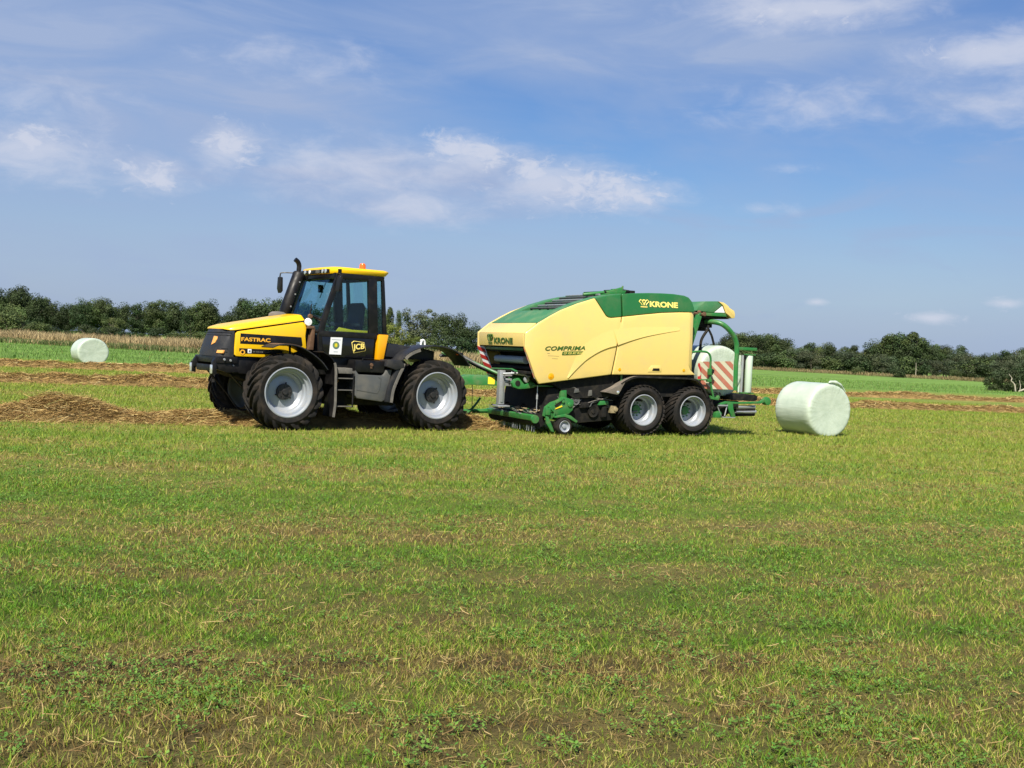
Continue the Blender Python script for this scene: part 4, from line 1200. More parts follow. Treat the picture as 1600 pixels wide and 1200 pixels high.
# poster in the door
po_ = G(); po_.prism([(.982, 1.782), (1.228, 1.786), (1.212, 1.452), (.962, 1.452)], .396, .404); po_ = po_.done('poster', M['white'], door)
M['ring_green'] = mat('ring_green', (.10, .16, .13), .6); M['leaf_print'] = mat('leaf_print', (.28, .36, .05), .6); M['print_grey'] = mat('print_grey', (.42, .45, .46), .6)
def disc(r0, r1, c, v, nm, mt, sx=1.0):
    g = G(); pr = [(r0, 0), (r1, 0), (r1, .003), (r0, .003)] if r0 > 0 else [(0, 0), (r1, 0), (r1, .003), (0, .003)]
    g.lathe(pr, (c[0], v, c[1]), 24, closed=r0 > 0); o = g.done(nm, M[mt], door); return o
disc(.048, .072, (1.095, 1.632), .392, 'emblem_ring', 'ring_green'); disc(0, .046, (1.095, 1.632), .3925, 'emblem_field', 'leaf_print')
g = G(); g.prism([(1.083, 1.60), (1.107, 1.60), (1.112, 1.645), (1.095, 1.67), (1.078, 1.645)], .3895, .392); g.done('emblem_leaf', M['sticker'], door)
g = G(); g.box((1.0, .393, 1.735), (1.19, .3962, 1.748)); g.box((1.05, .393, 1.50), (1.14, .3962, 1.514)); g.done('poster_print', M['print_grey'], door)
# maker's plate on the door
def plate(poly, v0, v1, nm, mt):
    g = G(); g.prism(poly, v0, v1); return g.done(nm, M[mt], door, bevel=.004)
jp = [(1.425, 1.70), (1.475, 1.735), (1.70, 1.715), (1.742, 1.565), (1.72, 1.54), (1.478, 1.490)]
plate(jp, .396, .404, 'maker_plate', 'letter_yellow')
cxy = (sum(p[0] for p in jp) / 6, sum(p[1] for p in jp) / 6)
plate([(cxy[0] + (a - cxy[0]) * .93, cxy[1] + (b - cxy[1]) * .91) for a, b in jp], .393, .397, 'maker_plate_field', 'black')
lettering('maker_lettering', 'JCB', M['letter_yellow'], door, (1.465, .392, 1.522), (.995, 0, .13), (-.04, 0, .96), .245, .150, .003, .030, 0, 1.0)
# light shapes seen through the lower door pane
g = G(); g.tube(curve_pts([(1.32, .60, 1.66), (1.45, .6, 1.70), (1.60, .6, 1.73), (1.72, .6, 1.70)], 4), .02, 6); g.done('grab_bar', M['dusty'], TR)
for f in (0, 1):
    v0, v1 = ((.36, .62) if f == 0 else (1.91, 2.17))
    pil([(1.995, 1.885), (2.215, 1.885), (2.125, 1.37), (1.972, 1.38)], v0, v1, 'corner_panel', 'amber', .02)
    pil([(1.985, 1.91), (2.215, 1.91), (2.20, 1.88), (1.985, 1.88)], v0 + .02, v1 - .02, 'panel_cap', 'black', .006)
# interior
g = G(); g.box((1.42, .98, 1.40), (1.92, 1.55, 1.78)); g.box((1.42, .97, 1.78), (1.92, 1.56, 1.92)); seat = g.done('seat', M['seat'], TR, bevel=.04)
g = G(); g.prism([(1.80, 1.90), (1.95, 1.90), (2.0, 2.42), (1.95, 2.52), (1.88, 2.50)], 1.0, 1.53); g.done('backrest', M['seat'], seat, bevel=.04)
g = G(); g.box((1.5, .92, 2.02), (1.85, 1.0, 2.10)); g.box((1.5, 1.53, 2.02), (1.85, 1.61, 2.10)); g.done('armrest', M['interior'], seat, bevel=.02)
g = G(); g.prism([(.82, 1.40), (.82, 1.98), (.98, 2.02), (1.08, 1.90), (1.05, 1.40)], .85, 1.68); g.box((1.4, .52, 1.42), (1.95, .80, 1.95)); g.done('dashboard', M['interior'], TR, bevel=.03)
g = G(); c = Vector((1.17, 1.265, 2.10)); ax = Vector((.55, 0, .83)); b1_ = Vector((0, 1, 0)); b2_ = ax.cross(b1_)
g.tube([tuple(c + .19 * (math.cos(t) * b1_ + math.sin(t) * b2_)) for t in [2 * math.pi * k / 24 for k in range(25)]], .016, 6, caps=False); g.tube([tuple(c), tuple(c - ax * .25)], .03, 8)
g.tube([tuple(c - .19 * b1_), tuple(c + .19 * b1_)], .012, 6); g.done('steering_wheel', M['interior'], TR)
g = G(); g.box((1.62, 1.7, 2.62), (1.70, 1.74, 2.92)); g.box((1.36, 1.92, 2.70), (1.46, 1.98, 2.86)); g.done('cab_monitor', M['interior'], TR, bevel=.01)
g = G(); g.prism([(1.12, 1.905), (1.80, 1.90), (1.80, 1.945), (1.45, 1.95), (1.18, 1.985)], .47, .50); g.done('yellow_sill_trim', M['yellow'], TR, bevel=.006)
# roof
plan = [(1.11, .425), (1.0, .58), (.965, .9), (.96, CV), (.965, 2 * CV - .9), (1.0, 2 * CV - .58), (1.11, 2 * CV - .425), (2.05, 2 * CV - .425), (2.16, 2 * CV - .5), (2.16, .5), (2.05, .425)]
def roof_ring(z, k, du=0): return [(1.6 + (u - 1.6) * k + (du if u > 1.9 else 0), CV + (v - CV) * k, z + (.012 if 1.2 < u < 1.95 else 0)) for u, v in plan]
g = G(); g.loft([roof_ring(3.028, .975, -.04), roof_ring(3.05, .995, 0), roof_ring(3.11, 1.0, .055), roof_ring(3.135, .99, .07), roof_ring(3.158, .955, .05), roof_ring(3.170, .80, 0), roof_ring(3.174, .4, 0)])
rf = g.done('roof', M['yellow'], TR, smooth=50)
g = G(); g.prism([(1.085, 3.025), (1.085, 3.118), (1.16, 3.118), (1.16, 3.025)], .4215, .428); g.done('roof_joint', M['black'], rf)
g = G(); g.box((.945, .62, 3.035), (1.0, 2 * CV - .62, 3.112)); lb = g.done('lamp_panel', M['black'], rf, bevel=.01)
for v, sz, mt in ((.69, .042, 'chrome'), (.84, .040, 'chrome'), (1.46, .036, 'lens'), (1.69, .040, 'chrome')):
    g = G(); g.lathe([(0, -.022), (sz, -.018), (sz * 1.08, .0), (0, .01)], (.95, v, 3.073), 16, axis='x'); g.done('work_lamp', M[mt], rf)
g = G(); g.box((.932, .98, 3.04), (.95, 1.16, 3.108)); g.done('number_panel', M['grey'], rf, bevel=.004)
g = G(); g.lathe([(0, 0), (.078, 0), (.078, .02), (.066, .03), (.062, .10), (.045, .13), (.0, .138)], (1.86, .95, 3.17), 20, axis='z'); g.done('beacon', M['orange'], rf)
g = G(); g.box((1.95, .55, 2.985), (2.14, .75, 3.03)); g.done('rear_lamp', M['black'], rf, bevel=.008)
g = G(); g.box((2.10, .56, 2.955), (2.145, .62, 2.99)); g.done('rear_lamp_lens', M['lens'], rf, bevel=.004)
# mirrors
g = G(); g.tube(curve_pts([(1.08, 2.08, 3.03), (.95, 2.3, 3.08), (.75, 2.44, 3.075), (.715, 2.45, 3.02), (.70, 2.45, 2.80)], 5), .014, 6); mi = g.done('mirror_arm', M['black'], TR)
g = G(); g.prism([(.70, 2.99), (.745, 2.98), (.755, 2.70), (.72, 2.65), (.69, 2.75)], 2.36, 2.55); g.done('mirror', M['black'], mi, bevel=.015)
g = G(); g.tube(curve_pts([(1.09, .45, 3.0), (1.08, .32, 3.02), (1.06, .25, 2.98)], 5), .014, 6); mi = g.done('mirror_arm', M['black'], TR)
g = G(); g.prism([(1.045, 2.99), (1.085, 2.99), (1.055, 2.67), (.995, 2.67), (1.015, 2.85)], .16, .34); g.done('mirror', M['black'], mi, bevel=.015)
g = G(); g.tube([(1.10, .95, 2.93), (.98, 1.0, 2.55)], .008, 5); g.tube([(.74, 1.0, 1.92), (.90, 1.2, 2.42)], .010, 5); g.done('wiper', M['black'], TR)
# steps, tank, battery box
g = G(); g.prism([(1.01, 1.21), (1.36, 1.21), (1.36, .44), (1.01, .44)], .44, .50); g.done('step_back', M['dark'], TR)
for z in (1.0, .775, .46):
    g = G(); g.box((1.0, .10, z - .02), (1.36, .42, z + .012)); st = g.done('step', M['black'], TR, bevel=.005)
    g = G(); g.box((1.0, .094, z - .008), (1.36, .10, z + .010)); g.done('step_edge', M['dusty'], st)
g = G(); g.box((1.02, .12, 1.09), (1.34, .5, 1.20)); g.done('step_box', M['dusty'], TR, bevel=.012)
g = G(); g.box((1.10, .425, .90), (1.19, .438, .96)); g.done('step_marker', M['emblem'], TR)
g = G(); g.tube([(1.0, .1, 1.2), (1.0, .1, .44)], .016, 6); g.tube([(1.36, .1, 1.1), (1.36, .1, .44)], .016, 6); g.done('step_rail', M['black'], TR)
g = G(); g.prism([(1.40, 1.17), (1.47, 1.085), (2.0, 1.075), (2.07, 1.19), (2.20, 1.21), (2.06, .60), (2.0, .56), (1.45, .62), (1.40, .68)], .10, .62); tk = g.done('fuel_tank', M['grey'], TR, bevel=.025)
g = G(); g.prism([(1.90, 1.06), (1.96, 1.02), (1.93, .80), (1.88, .72), (1.43, .78), (1.43, .80), (1.87, .745), (1.91, .80), (1.935, 1.01), (1.89, 1.04)], .094, .102); g.done('tank_crease', M['grey'], tk)
g = G(); g.box((1.40, .13, 1.13), (2.04, .55, 1.365)); bb = g.done('battery_box', M['black'], TR, bevel=.02)
g = G(); g.tube([(1.54, .12, 1.36), (1.55, .12, 1.40), (1.78, .12, 1.40), (1.79, .12, 1.36)], .010, 6); g.done('box_handle', M['black'], bb)
g = G(); g.lathe([(0, -.03), (.03, -.03), (.035, .01), (0, .01)], (1.745, .13, 1.28), 12); g.box((1.725, .115, 1.21), (1.765, .13, 1.30)); g.done('box_latch', M['rust'], bb)
# rear deck and mudguards
g = G(); g.prism([(2.17, 1.45), (2.17, 1.70), (2.28, 1.705), (2.95, 1.665), (3.3, 1.60), (3.3, 1.40)], .40, 2.13); g.done('rear_deck', M['plastic'], TR, bevel=.02)
g = G(); g.box((2.1, .45, .95), (2.5, 2.05, 1.46)); g.done('rear_frame', M['dark'], TR, bevel=.02)
def rguard(f):
    a, b = sorted((f(-.03), f(.60)))
    path = curve_pts([(2.33, 1.40), (2.45, 1.53), (2.66, 1.64), (2.95, 1.712), (3.25, 1.712), (3.55, 1.645), (3.78, 1.50), (3.92, 1.34)], 4)
    g = G(); g.arch(path, a, b, .025); p = g.done('rear_mudguard', M['plastic'], TR, bevel=.006)
    a, b = sorted((f(-.035), f(-.02))); g = G(); g.arch([(x_ + .004, z_ - .02) for x_, z_ in path[2:10]], a, b, .06); g.done('mudguard_lip', M['dusty'], p)
    a, b = sorted((f(.02), f(.45)))
    pf = curve_pts([(2.40, 1.38), (2.38, 1.26), (2.27, 1.02), (2.18, .78), (2.15, .55)], 4)
    g = G(); g.arch(pf, a, b, .10); p = g.done('mud_flap', M['plastic'], TR, bevel=.012)
    a, b = sorted((f(.005), f(.025))); g = G(); g.arch([(x_ + .035, z_) for x_, z_ in pf[2:]], a, b, .055); g.done('flap_edge', M['dusty'], p)
    a, b = sorted((f(.0), f(.5))); g = G(); g.prism([(2.05, 1.395), (2.38, 1.40), (2.42, 1.25), (2.22, 1.20), (2.02, 1.26)], a, b); g.done('mudguard_bracket', M['plastic'], TR, bevel=.015)
both(rguard)
g = G(); g.box((3.68, .08, 1.52), (3.80, .13, 1.60)); tl = g.done('tail_lamp_box', M['black'], TR, bevel=.008)
g = G(); g.box((3.64, .06, 1.545), (3.70, .12, 1.595)); g.done('tail_lamp', M['orange'], tl, bevel=.004)
g = G(); g.tube(curve_pts([(3.42, 1.2, 1.60), (3.42, 1.2, 1.74), (3.44, 1.2, 1.82), (3.50, 1.2, 1.80), (3.52, 1.2, 1.68)], 4), .022, 7); g.lathe([(0, 0), (.03, 0), (.03, .03), (0, .03)], (3.43, 1.185, 1.81), 10); g.done('hydraulic_coupling', M['white'], TR)
g = G(); g.prism([(3.5, .70), (3.5, .85), (4.08, .78), (4.08, .66)], 1.15, 1.38); g.box((3.6, .75, .80), (3.9, .83, 1.2)); g.box((3.6, 1.7, .80), (3.9, 1.78, 1.2)); g.done('hitch', M['dark'], TR, bevel=.012)

# ------------------------------------------------------------------ the baler
BA = empty('round_baler', (2.846, 24.756, 0), R_(26))
tag(BA, 'cream and green round baler with rear bale wrapper, towed behind the tractor', 'baler')
BC = 1.27
BR, BW = .555, .63
AX = 1.275
v0 = make_wheel('baler', BR, BW, .326, BA); v0.location = (.02, 0, BR - .008)
v1 = copy_tree(v0, BA); v1.location = (.02 + AX, 0, BR - .008); v1.rotation_euler = (0, R_(21), 0)
far_side(v0, (.02, 2 * BC, BR - .008), BA); far_side(v0, (.02 + AX, 2 * BC, BR - .008), BA)
g = G(); g.tube([(.02, .4, BR), (.02, 2.15, BR)], .07, 10); g.tube([(1.295, .4, BR), (1.295, 2.15, BR)], .07, 10); g.box((-.15, .72, .48), (1.45, .88, .66)); g.box((-.15, 1.66, .48), (1.45, 1.82, .66)); g.done('tandem_axle', M['dark'], BA, bevel=.01)

# body core
core = [(-2.35, 1.15), (-2.35, 1.70), (-2.80, 1.80), (-2.80, 1.98), (-2.55, 2.22), (-2.06, 2.47), (-1.75, 2.36), (-.85, 2.72), (-.6, 2.90), (.05, 3.0), (.65, 3.02), (1.05, 2.98), (1.20, 2.7), (1.22, 1.2), (.9, .85), (-.9, .8), (-1.6, .75)]
g = G(); g.prism(core, .19, 2 * BC - .19); g.done('bale_chamber', M['dark'], BA)
PF = [(-2.885, 2.065), (-2.60, 2.285), (-2.09, 2.575), (-1.28, 2.875)]
front_y = [(-2.885, 2.065), (-2.60, 2.285), (-2.34, 2.440), (-2.09, 2.575), (-1.70, 2.735), (-1.285, 2.872), (-1.01, 2.515), (-.95, 2.485), (-.88, 2.48), (-.632, 2.512), (-.815, 1.282), (-1.6, 1.165), (-2.505, 1.03), (-2.60, 1.16), (-2.875, 1.755)]
front_g = [(-1.279, 2.878), (-.96, 2.955), (-.645, 3.005), (-.628, 2.522), (-.878, 2.492), (-.945, 2.497), (-1.003, 2.525)]
rear_g = [(-.605, 3.008), (-.3, 3.045), (.05, 3.072), (.4, 3.088), (.70, 3.092), (.98, 3.075), (1.10, 3.04), (1.185, 2.95), (1.232, 2.83), (1.245, 2.728), (.85, 2.71), (.39, 2.672), (-.1, 2.605), (-.592, 2.532)]
rear_y = [(-.597, 2.520), (-.1, 2.593), (.39, 2.660), (.85, 2.698), (1.135, 2.712), (1.145, 1.57), (1.20, 1.45), (1.345, 1.345), (.3, 1.31), (-.775, 1.283)]
def baler_side(f, near):
    def pan(poly, nm, mt, d0=.10, d1=.17, bev=.02):
        a, b = sorted((f(d0), f(d1))); g = G(); g.prism(poly, a, b); return g.done(nm, M[mt], BA, bevel=bev, seg=3)
    p1 = pan(front_y, 'front_side_panel', 'cream'); p2 = pan(front_g, 'front_top_panel', 'green'); p3 = pan(rear_y, 'rear_side_panel', 'cream'); p4 = pan(rear_g, 'rear_top_panel', 'green')
    # folded rear edge of the rear panel
    g = G(); A = [(1.139, f(.101), 2.712), (1.139, f(.101), 1.57), (1.139, f(.165), 1.57), (1.139, f(.165), 2.712)]; B = [(1.252, f(.155), 2.722), (1.262, f(.155), 1.42), (1.262, f(.19), 1.42), (1.252, f(.19), 2.722)]
    g.hull2(A, B); g.done('rear_panel_edge', M['cream'], p3, bevel=.006)
    # crease pressed into both panels
    s = 1 if near else -1
    def crease(path, par, t0, t1):
        pts = curve_pts(path, 8); rings = []
        n = len(pts)
        for i, p in enumerate(pts):
            q = pts[min(i + 1, n - 1)]; o = pts[max(i - 1, 0)]
            d = Vector((q[0] - o[0], q[1] - o[1])).normalized(); nn = Vector((-d.y, d.x))
            t = i / (n - 1); k = t0 + (t1 - t0) * t
            v_in, v_out = f(.106), f(.100 - .024 * k)
            rw = .03 + .47 * k * min(1, t * 2.2) if t0 < t1 else .03 + .47 * k
            hi = (p[0] + nn.x * rw, p[1] + nn.y * rw); lo = (p[0] - nn.x * .052 * k, p[1] - nn.y * .052 * k)
            rings.append([(hi[0], v_in, hi[1]), (p[0], v_out, p[1]), (lo[0], v_in, lo[1])])
        g = G(); g.loft(rings, caps=True); g.done('pressed_crease', M['cream'], par, smooth=20)
    crease([(-1.85, 1.175), (-1.66, 1.38), (-1.45, 1.575), (-1.18, 1.745), (-.95, 1.845), (-.748, 1.902)], p1, .7, 1.0)
    crease([(-.705, 1.915), (-.4, 2.02), (-.04, 2.125), (.4, 2.22), (.86, 2.305)], p3, 1.0, .25)
    return p1, p3, p4
p1, p3, p4 = baler_side(lambda v: v, True)
baler_side(lambda v: 2 * BC - v, False)
EX, EZ = (1, 0, 0), (0, 0, 1)
lettering('maker_lettering', 'KRONE', M['letter_yellow'], p4, (.075, .096, 2.772), (.9995, 0, .022), (0, 0, 1), .725, .125, .004, .040)
crown_logo(p4, M['letter_yellow'], (-.18, .098, 2.752), (.9995, 0, .022), EZ, .22, .165)
lettering('model_lettering', 'COMPRIMA', M['letter_green'], p1, (-2.435, .096, 1.725), (.999, 0, .052), (0, 0, 1), .945, .088, .004, .022, .25, 1.05)
g = G(); g.prism([(-2.035, 1.652), (-2.022, 1.715), (-2.0, 1.722), (-1.53, 1.748), (-1.505, 1.738), (-1.512, 1.69), (-1.535, 1.678), (-2.02, 1.648)], .094, .1005); g.done('model_badge', M['letter_green'], p1)
lettering('badge_lettering', 'CF 155 XC PLUS', M['letter_yellow'], p1, (-1.995, .093, 1.665), (.999, 0, .05), (0, 0, 1), .46, .042, .003, .005, .2)
g = G(); g.box((-2.375, .097, 1.668), (-2.32, .101, 1.676)); g.box((-2.36, .097, 1.62), (-2.10, .101, 1.625)); g.box((-2.26, .097, 1.565), (-2.12, .101, 1.57)); g.done('fine_print', M['plank'], p1)
# recesses, handle and reflectors
g = G(); g.lathe([(0, -.002), (.055, -.006), (.07, .0), (0, .004)], (-2.245, .099, 1.195), 20); g.lathe([(0, -.012), (.022, -.012), (.03, .0), (0, .0)], (-2.265, .099, 1.19), 12); g.done('panel_catch', M['amber'], p1)
g = G(); g.prism([(.095, 1.37), (.115, 1.45), (.17, 1.515), (.40, 1.52), (.435, 1.47), (.44, 1.385)], .093, .1005); g.done('handle_boss', M['cream'], p3, bevel=.004)
g = G(); g.prism([(.20, 1.40), (.22, 1.455), (.38, 1.46), (.39, 1.405)], .089, .0935); g.box((.25, .08, 1.418), (.37, .094, 1.437)); g.done('panel_handle', M['dark'], p3, bevel=.003)
for u, z in ((-.615, 1.40), (1.02, 1.44)):
    g = G(); g.lathe([(0, -.008), (.032, -.006), (.036, .0), (0, .002)], (u, .099, z), 14); g.done('side_reflector', M['amber'], p3)
# both side panels are pressed out a little in the middle
def bulge(u, z): return .075 * max(-.6, 1 - ((z - 1.95) / 1.05) ** 2) - .05 * max(0, (-2.45 - u) / .45) ** 2
for o in list(BA.children):
    if o.name.split('.')[0] not in ('front_side_panel', 'front_top_panel', 'rear_side_panel', 'rear_top_panel'): continue
    for q in [o] + list(o.children):
        me = q.data
        bm = bmesh.new(); bm.from_mesh(me)
        if q is o:
            for k in range(24):
                bmesh.ops.bisect_plane(bm, geom=bm.verts[:] + bm.edges[:] + bm.faces[:], plane_co=(-2.9 + .18 * k, 0, 0), plane_no=(1, 0, 0))
            for k in range(14):
                bmesh.ops.bisect_plane(bm, geom=bm.verts[:] + bm.edges[:] + bm.faces[:], plane_co=(0, 0, 1.05 + .15 * k), plane_no=(0, 0, 1))
        for v in bm.verts:
            s_ = -1 if v.co.y < BC else 1
            v.co.y += s_ * bulge(v.co.x, v.co.z)
        bm.to_mesh(me); bm.free()
        me.set_sharp_from_angle(angle=R_(35))
# front hood
g = G(); g.hull2([(-2.885, .172, 2.065), (-2.885, 2 * BC - .172, 2.065), (-2.60, 2 * BC - .172, 2.285), (-2.60, .172, 2.285)], [(-2.84, .172, 2.0), (-2.84, 2 * BC - .172, 2.0), (-2.58, 2 * BC - .172, 2.24), (-2.58, .172, 2.24)]); fh = g.done('front_hood', M['cream'], BA, bevel=.008)
g = G(); g.hull2([(-2.888, .172, 2.060), (-2.888, 2 * BC - .172, 2.060), (-2.868, 2 * BC - .172, 1.785), (-2.868, .172, 1.785)], [(-2.82, .172, 2.03), (-2.82, 2 * BC - .172, 2.03), (-2.80, 2 * BC - .172, 1.785), (-2.80, .172, 1.785)]); g.done('front_apron', M['cream'], fh, bevel=.008)
FX, FZ = (0, -1, 0), (.0725, 0, -.9974)
FZ = (-.0725, 0, .9974)
lettering('maker_lettering', 'KRONE', M['letter_green'], fh, (-2.882, 1.56, 1.835), FX, FZ, .92, .125, .004, .03)
crown_logo(fh, M['letter_green'], (-2.883, 1.88, 1.83), FX, FZ, .26, .20)
g = G(); g.hull2([(-2.592, .172, 2.291), (-2.592, 2 * BC - .172, 2.291), (-2.06, 2 * BC - .172, 2.590), (-2.06, .172, 2.590)], [(-2.56, .172, 2.24), (-2.56, 2 * BC - .172, 2.24), (-2.03, 2 * BC - .172, 2.53), (-2.03, .172, 2.53)]); tg = g.done('top_panel', M['green_top'], BA, bevel=.008)
# raised strips beside the opening on top
for f in (lambda v: v, lambda v: 2 * BC - v):
    a, b = sorted((f(.172), f(.50)))
    g = G(); g.prism([(-2.055, 2.592), (-1.70, 2.748), (-1.285, 2.885), (-.96, 2.965), (-.60, 3.018), (-.60, 2.94), (-1.28, 2.80), (-2.03, 2.50)], a, b); g.done('top_side_panel', M['green_top'], BA, bevel=.008)
    a, b = sorted((f(.49), f(.515)))
    g = G(); g.prism([(-2.04, 2.59), (-1.28, 2.875), (-.62, 3.01), (-.62, 2.60), (-1.9, 2.35)], a, b); g.done('opening_wall', M['green_top'], BA)
for i, u in enumerate((-1.80, -1.62, -1.44, -1.26, -1.08, -.92)):
    z = 2.575 + (u + 2.06) * .375
    g = G(); g.box((u - .022, .52, z - .04), (u + .022, 2 * BC - .52, z + .0), rot=('Y', R_(-20))); g.done('opening_slat', M['steel'] if i % 2 else M['grey'], BA, bevel=.006)
g = G(); g.box((-.55, 1.0, 3.02), (.45, 1.9, 3.10)); g.box((-.2, 1.05, 3.09), (.3, 1.6, 3.16)); g.tube([(-.75, .62, 3.04), (-.35, .75, 3.13), (.05, .9, 3.12)], .035, 8); g.done('top_gear', M['dark'], BA, bevel=.02)
g = G(); g.tube([(-1.2, .75, 2.97), (-.62, .62, 3.06), (-.25, .7, 3.16)], .04, 8); g.box((-.5, .6, 3.0), (-.3, .78, 3.14)); g.prism([(-.95, 2.97), (-.5, 3.09), (-.25, 3.12), (-.3, 3.03), (-.6, 2.99)], .52, .58); g.lathe([(0, 0), (.02, 0), (.02, .1), (0, .1)], (-.27, .66, 3.12), 8, axis='z'); g.done('top_bracket', M['green_frame'], BA, bevel=.008)
# roof between the rear panels
rp = rear_g[:10]
g = G(); g.loft([[(u, .172, z - .012), (u, 2 * BC - .172, z - .012), (u, 2 * BC - .172, z - .05), (u, .172, z - .05)] for u, z in rp]); g.done('rear_roof', M['green'], BA)
# open front: net roll, cross members, warning strips
g = G(); g.tube([(-2.62, .5, 1.505), (-2.62, 1.93, 1.505)], .078, 20); g.done('net_roll', M['net_roll'], BA, smooth=40)
g = G(); g.tube([(-2.55, .2, 1.34), (-2.55, 2.34, 1.34)], .045, 10); g.box((-2.72, .2, 1.66), (-2.45, 2.34, 1.72)); g.box((-2.70, .2, 1.22), (-2.40, 2.34, 1.28)); g.done('net_tray', M['dark'], BA, bevel=.01)
g = G(); g.box((-2.78, .35, 1.70), (-2.70, 2.2, 1.76)); g.tube([(-2.80, .55, 1.26), (-2.75, .9, 1.30), (-2.75, 1.9, 1.28)], .022, 6); g.done('net_rail', M['green_frame'], BA, bevel=.006)
def hazard(f):
    g = G(); A = [(-2.885, f(.112), 1.765), (-2.80, f(.27), 1.765), (-2.52, f(.27), 1.13), (-2.605, f(.112), 1.13)]; B = [(u + .012, v + (f(.012) - f(0)), z) for u, v, z in A]
    g.hull2(A, B); p = g.done('warning_strip', M['white'], BA)
    for k in range(4):
        t0 = .0 + k * .27; t1 = t0 + .14
        pt = lambda s, t: Vector((-2.885, f(.112), 1.765)).lerp(Vector((-2.605, f(.112), 1.13)), t) * (1 - s) + Vector((-2.80, f(.27), 1.765)).lerp(Vector((-2.52, f(.27), 1.13)), t) * s
        q = [pt(0, t0), pt(1, min(1, t0 + .10)), pt(1, min(1, t1 + .10)), pt(0, min(1, t1))]
        g = G(); g.hull2([tuple(v - Vector((.006, 0, 0))) for v in q], [tuple(v + Vector((.002, 0, 0))) for v in q]); g.done('red_stripe', M['red'], p)
both2 = (lambda v: v, lambda v: 2 * BC - v)
for f in both2: hazard(f)
# drawbar, jack and front gear
g = G(); rg = lambda u, v, z0, z1, hw: [(u, v - hw, z0), (u, v + hw, z0), (u, v + hw, z1), (u, v - hw, z1)]
g.loft([rg(-4.02, 1.88, .74, .90, .07), rg(-3.75, 1.76, .82, 1.02, .10), rg(-3.5, 1.62, .92, 1.13, .12), rg(-2.75, 1.30, .93, 1.15, .15), rg(-2.0, 1.27, .93, 1.15, .2)]); db = g.done('drawbar', M['green_frame'], BA, bevel=.012)
g = G(); g.hull2([(-3.10, 1.318, .955), (-2.97, 1.262, .955), (-2.97, 1.262, 1.105), (-3.10, 1.318, 1.105)], [(-3.10, 1.308, .955), (-2.97, 1.252, .955), (-2.97, 1.252, 1.105), (-3.10, 1.308, 1.105)]); g.done('warning_sticker', M['sticker'], db)
g = G(); g.box((-3.03, .88, .55), (-2.90, 1.01, 1.27)); g.box((-2.995, .86, .60), (-2.935, .885, 1.24)); g.box((-3.08, .80, .50), (-2.80, 1.08, .535)); g.box((-2.90, .90, .94), (-2.73, 1.0, 1.10)); jk = g.done('parking_jack', M['steel'], BA, bevel=.008)
g = G(); g.lathe([(0, -.01), (.014, -.01), (.014, .0), (0, .0)], (-2.80, .895, 1.05), 8); g.lathe([(0, -.01), (.014, -.01), (.014, .0), (0, .0)], (-2.80, .895, .99), 8); g.done('jack_bolt', M['dark'], jk)
g = G(); g.tube([(-3.0, .8, 1.20), (-2.6, .7, 1.23), (-2.52, .5, 1.16)], .022, 7); g.tube([(-2.75, .9, 1.22), (-2.45, .6, 1.18)], .03, 8); g.lathe([(0, 0), (.06, .01), (.06, .05), (0, .06)], (-2.62, .42, 1.10), 14); g.done('jack_linkage', M['steel'], BA)
g = G(); g.prism([(-2.90, 1.10), (-2.80, 1.13), (-2.66, .99), (-2.55, 1.05), (-2.43, 1.03), (-2.43, .94), (-2.66, .91), (-2.80, .90), (-2.93, .94), (-2.96, 1.03)], .42, .52); fb = g.done('front_bracket', M['green_frame'], BA, bevel=.012)
g = G(); g.lathe([(0, -.012), (.055, -.012), (.06, .0), (0, .02)], (-2.83, .42, 1.02), 16); g.done('bracket_bush', M['dark'], fb)
g = G(); g.box((-2.5, .36, .965), (-1.8, .40, 1.0)); g.done('side_rail', M['green_frame'], BA, bevel=.004)
for k, (dv, dz) in enumerate(((0, 0), (.06, .03), (-.05, .035), (.02, .07))):
    g = G(); g.tube(curve_pts([(-4.0, 1.85 + dv, 1.50 + dz * .3), (-3.7, 1.62 + dv, 1.50 + dz), (-3.3, 1.38 + dv, 1.30 + dz), (-2.9, 1.15 + dv, 1.13 + dz), (-2.7, 1.0 + dv, 1.16)], 5), .024, 6); g.done('hydraulic_hose', M['hose'] if k != 2 else M['grey'], BA)
g = G(); g.tube([(-4.02, 1.75, 1.58), (-3.4, 1.42, 1.40), (-2.95, 1.1, 1.18)], .03, 7); g.done('hose_guide', M['green_frame'], BA)
# chassis and the dark gear behind the pickup
g = G(); g.box((-1.76, .22, .99), (-1.12, 2.32, 1.24)); g.prism([(-1.1, .8), (-1.1, 1.25), (1.5, 1.25), (1.7, .9), (1.5, .72), (-.8, .72)], .3, .5); g.prism([(-1.1, .8), (-1.1, 1.25), (1.5, 1.25), (1.7, .9), (1.5, .72), (-.8, .72)], 2.04, 2.24); ch = g.done('chassis', M['dark'], BA, bevel=.015)
g = G(); g.box((-1.76, .205, 1.0), (-1.13, .222, 1.22)); g.done('chassis_plate', M['green_frame'], ch, bevel=.005)
g = G(); g.box((-1.83, .20, 1.0), (-1.79, .215, 1.2)); g.done('yellow_label', M['sticker'], ch)
g = G(); g.prism([(-2.3, .35), (-2.2, .95), (-1.0, .95), (-.6, .72), (-.6, .30), (-1.5, .22)], .25, 2.29); g.done('cutting_rotor_housing', M['dark'], BA, bevel=.03)
g = G()
for k in range(4): g.tube(curve_pts([(-1.3 + .06 * k, .2, .93 - .03 * k), (-.95 + .02 * k, .2, .90 - .02 * k), (-.82 + .04 * k, .2, 1.0), (-.74 + .05 * k, .2, 1.22)], 4), .010, 5)
g.done('hydraulic_line', M['grey'], BA)
ru_ = random.Random(21)
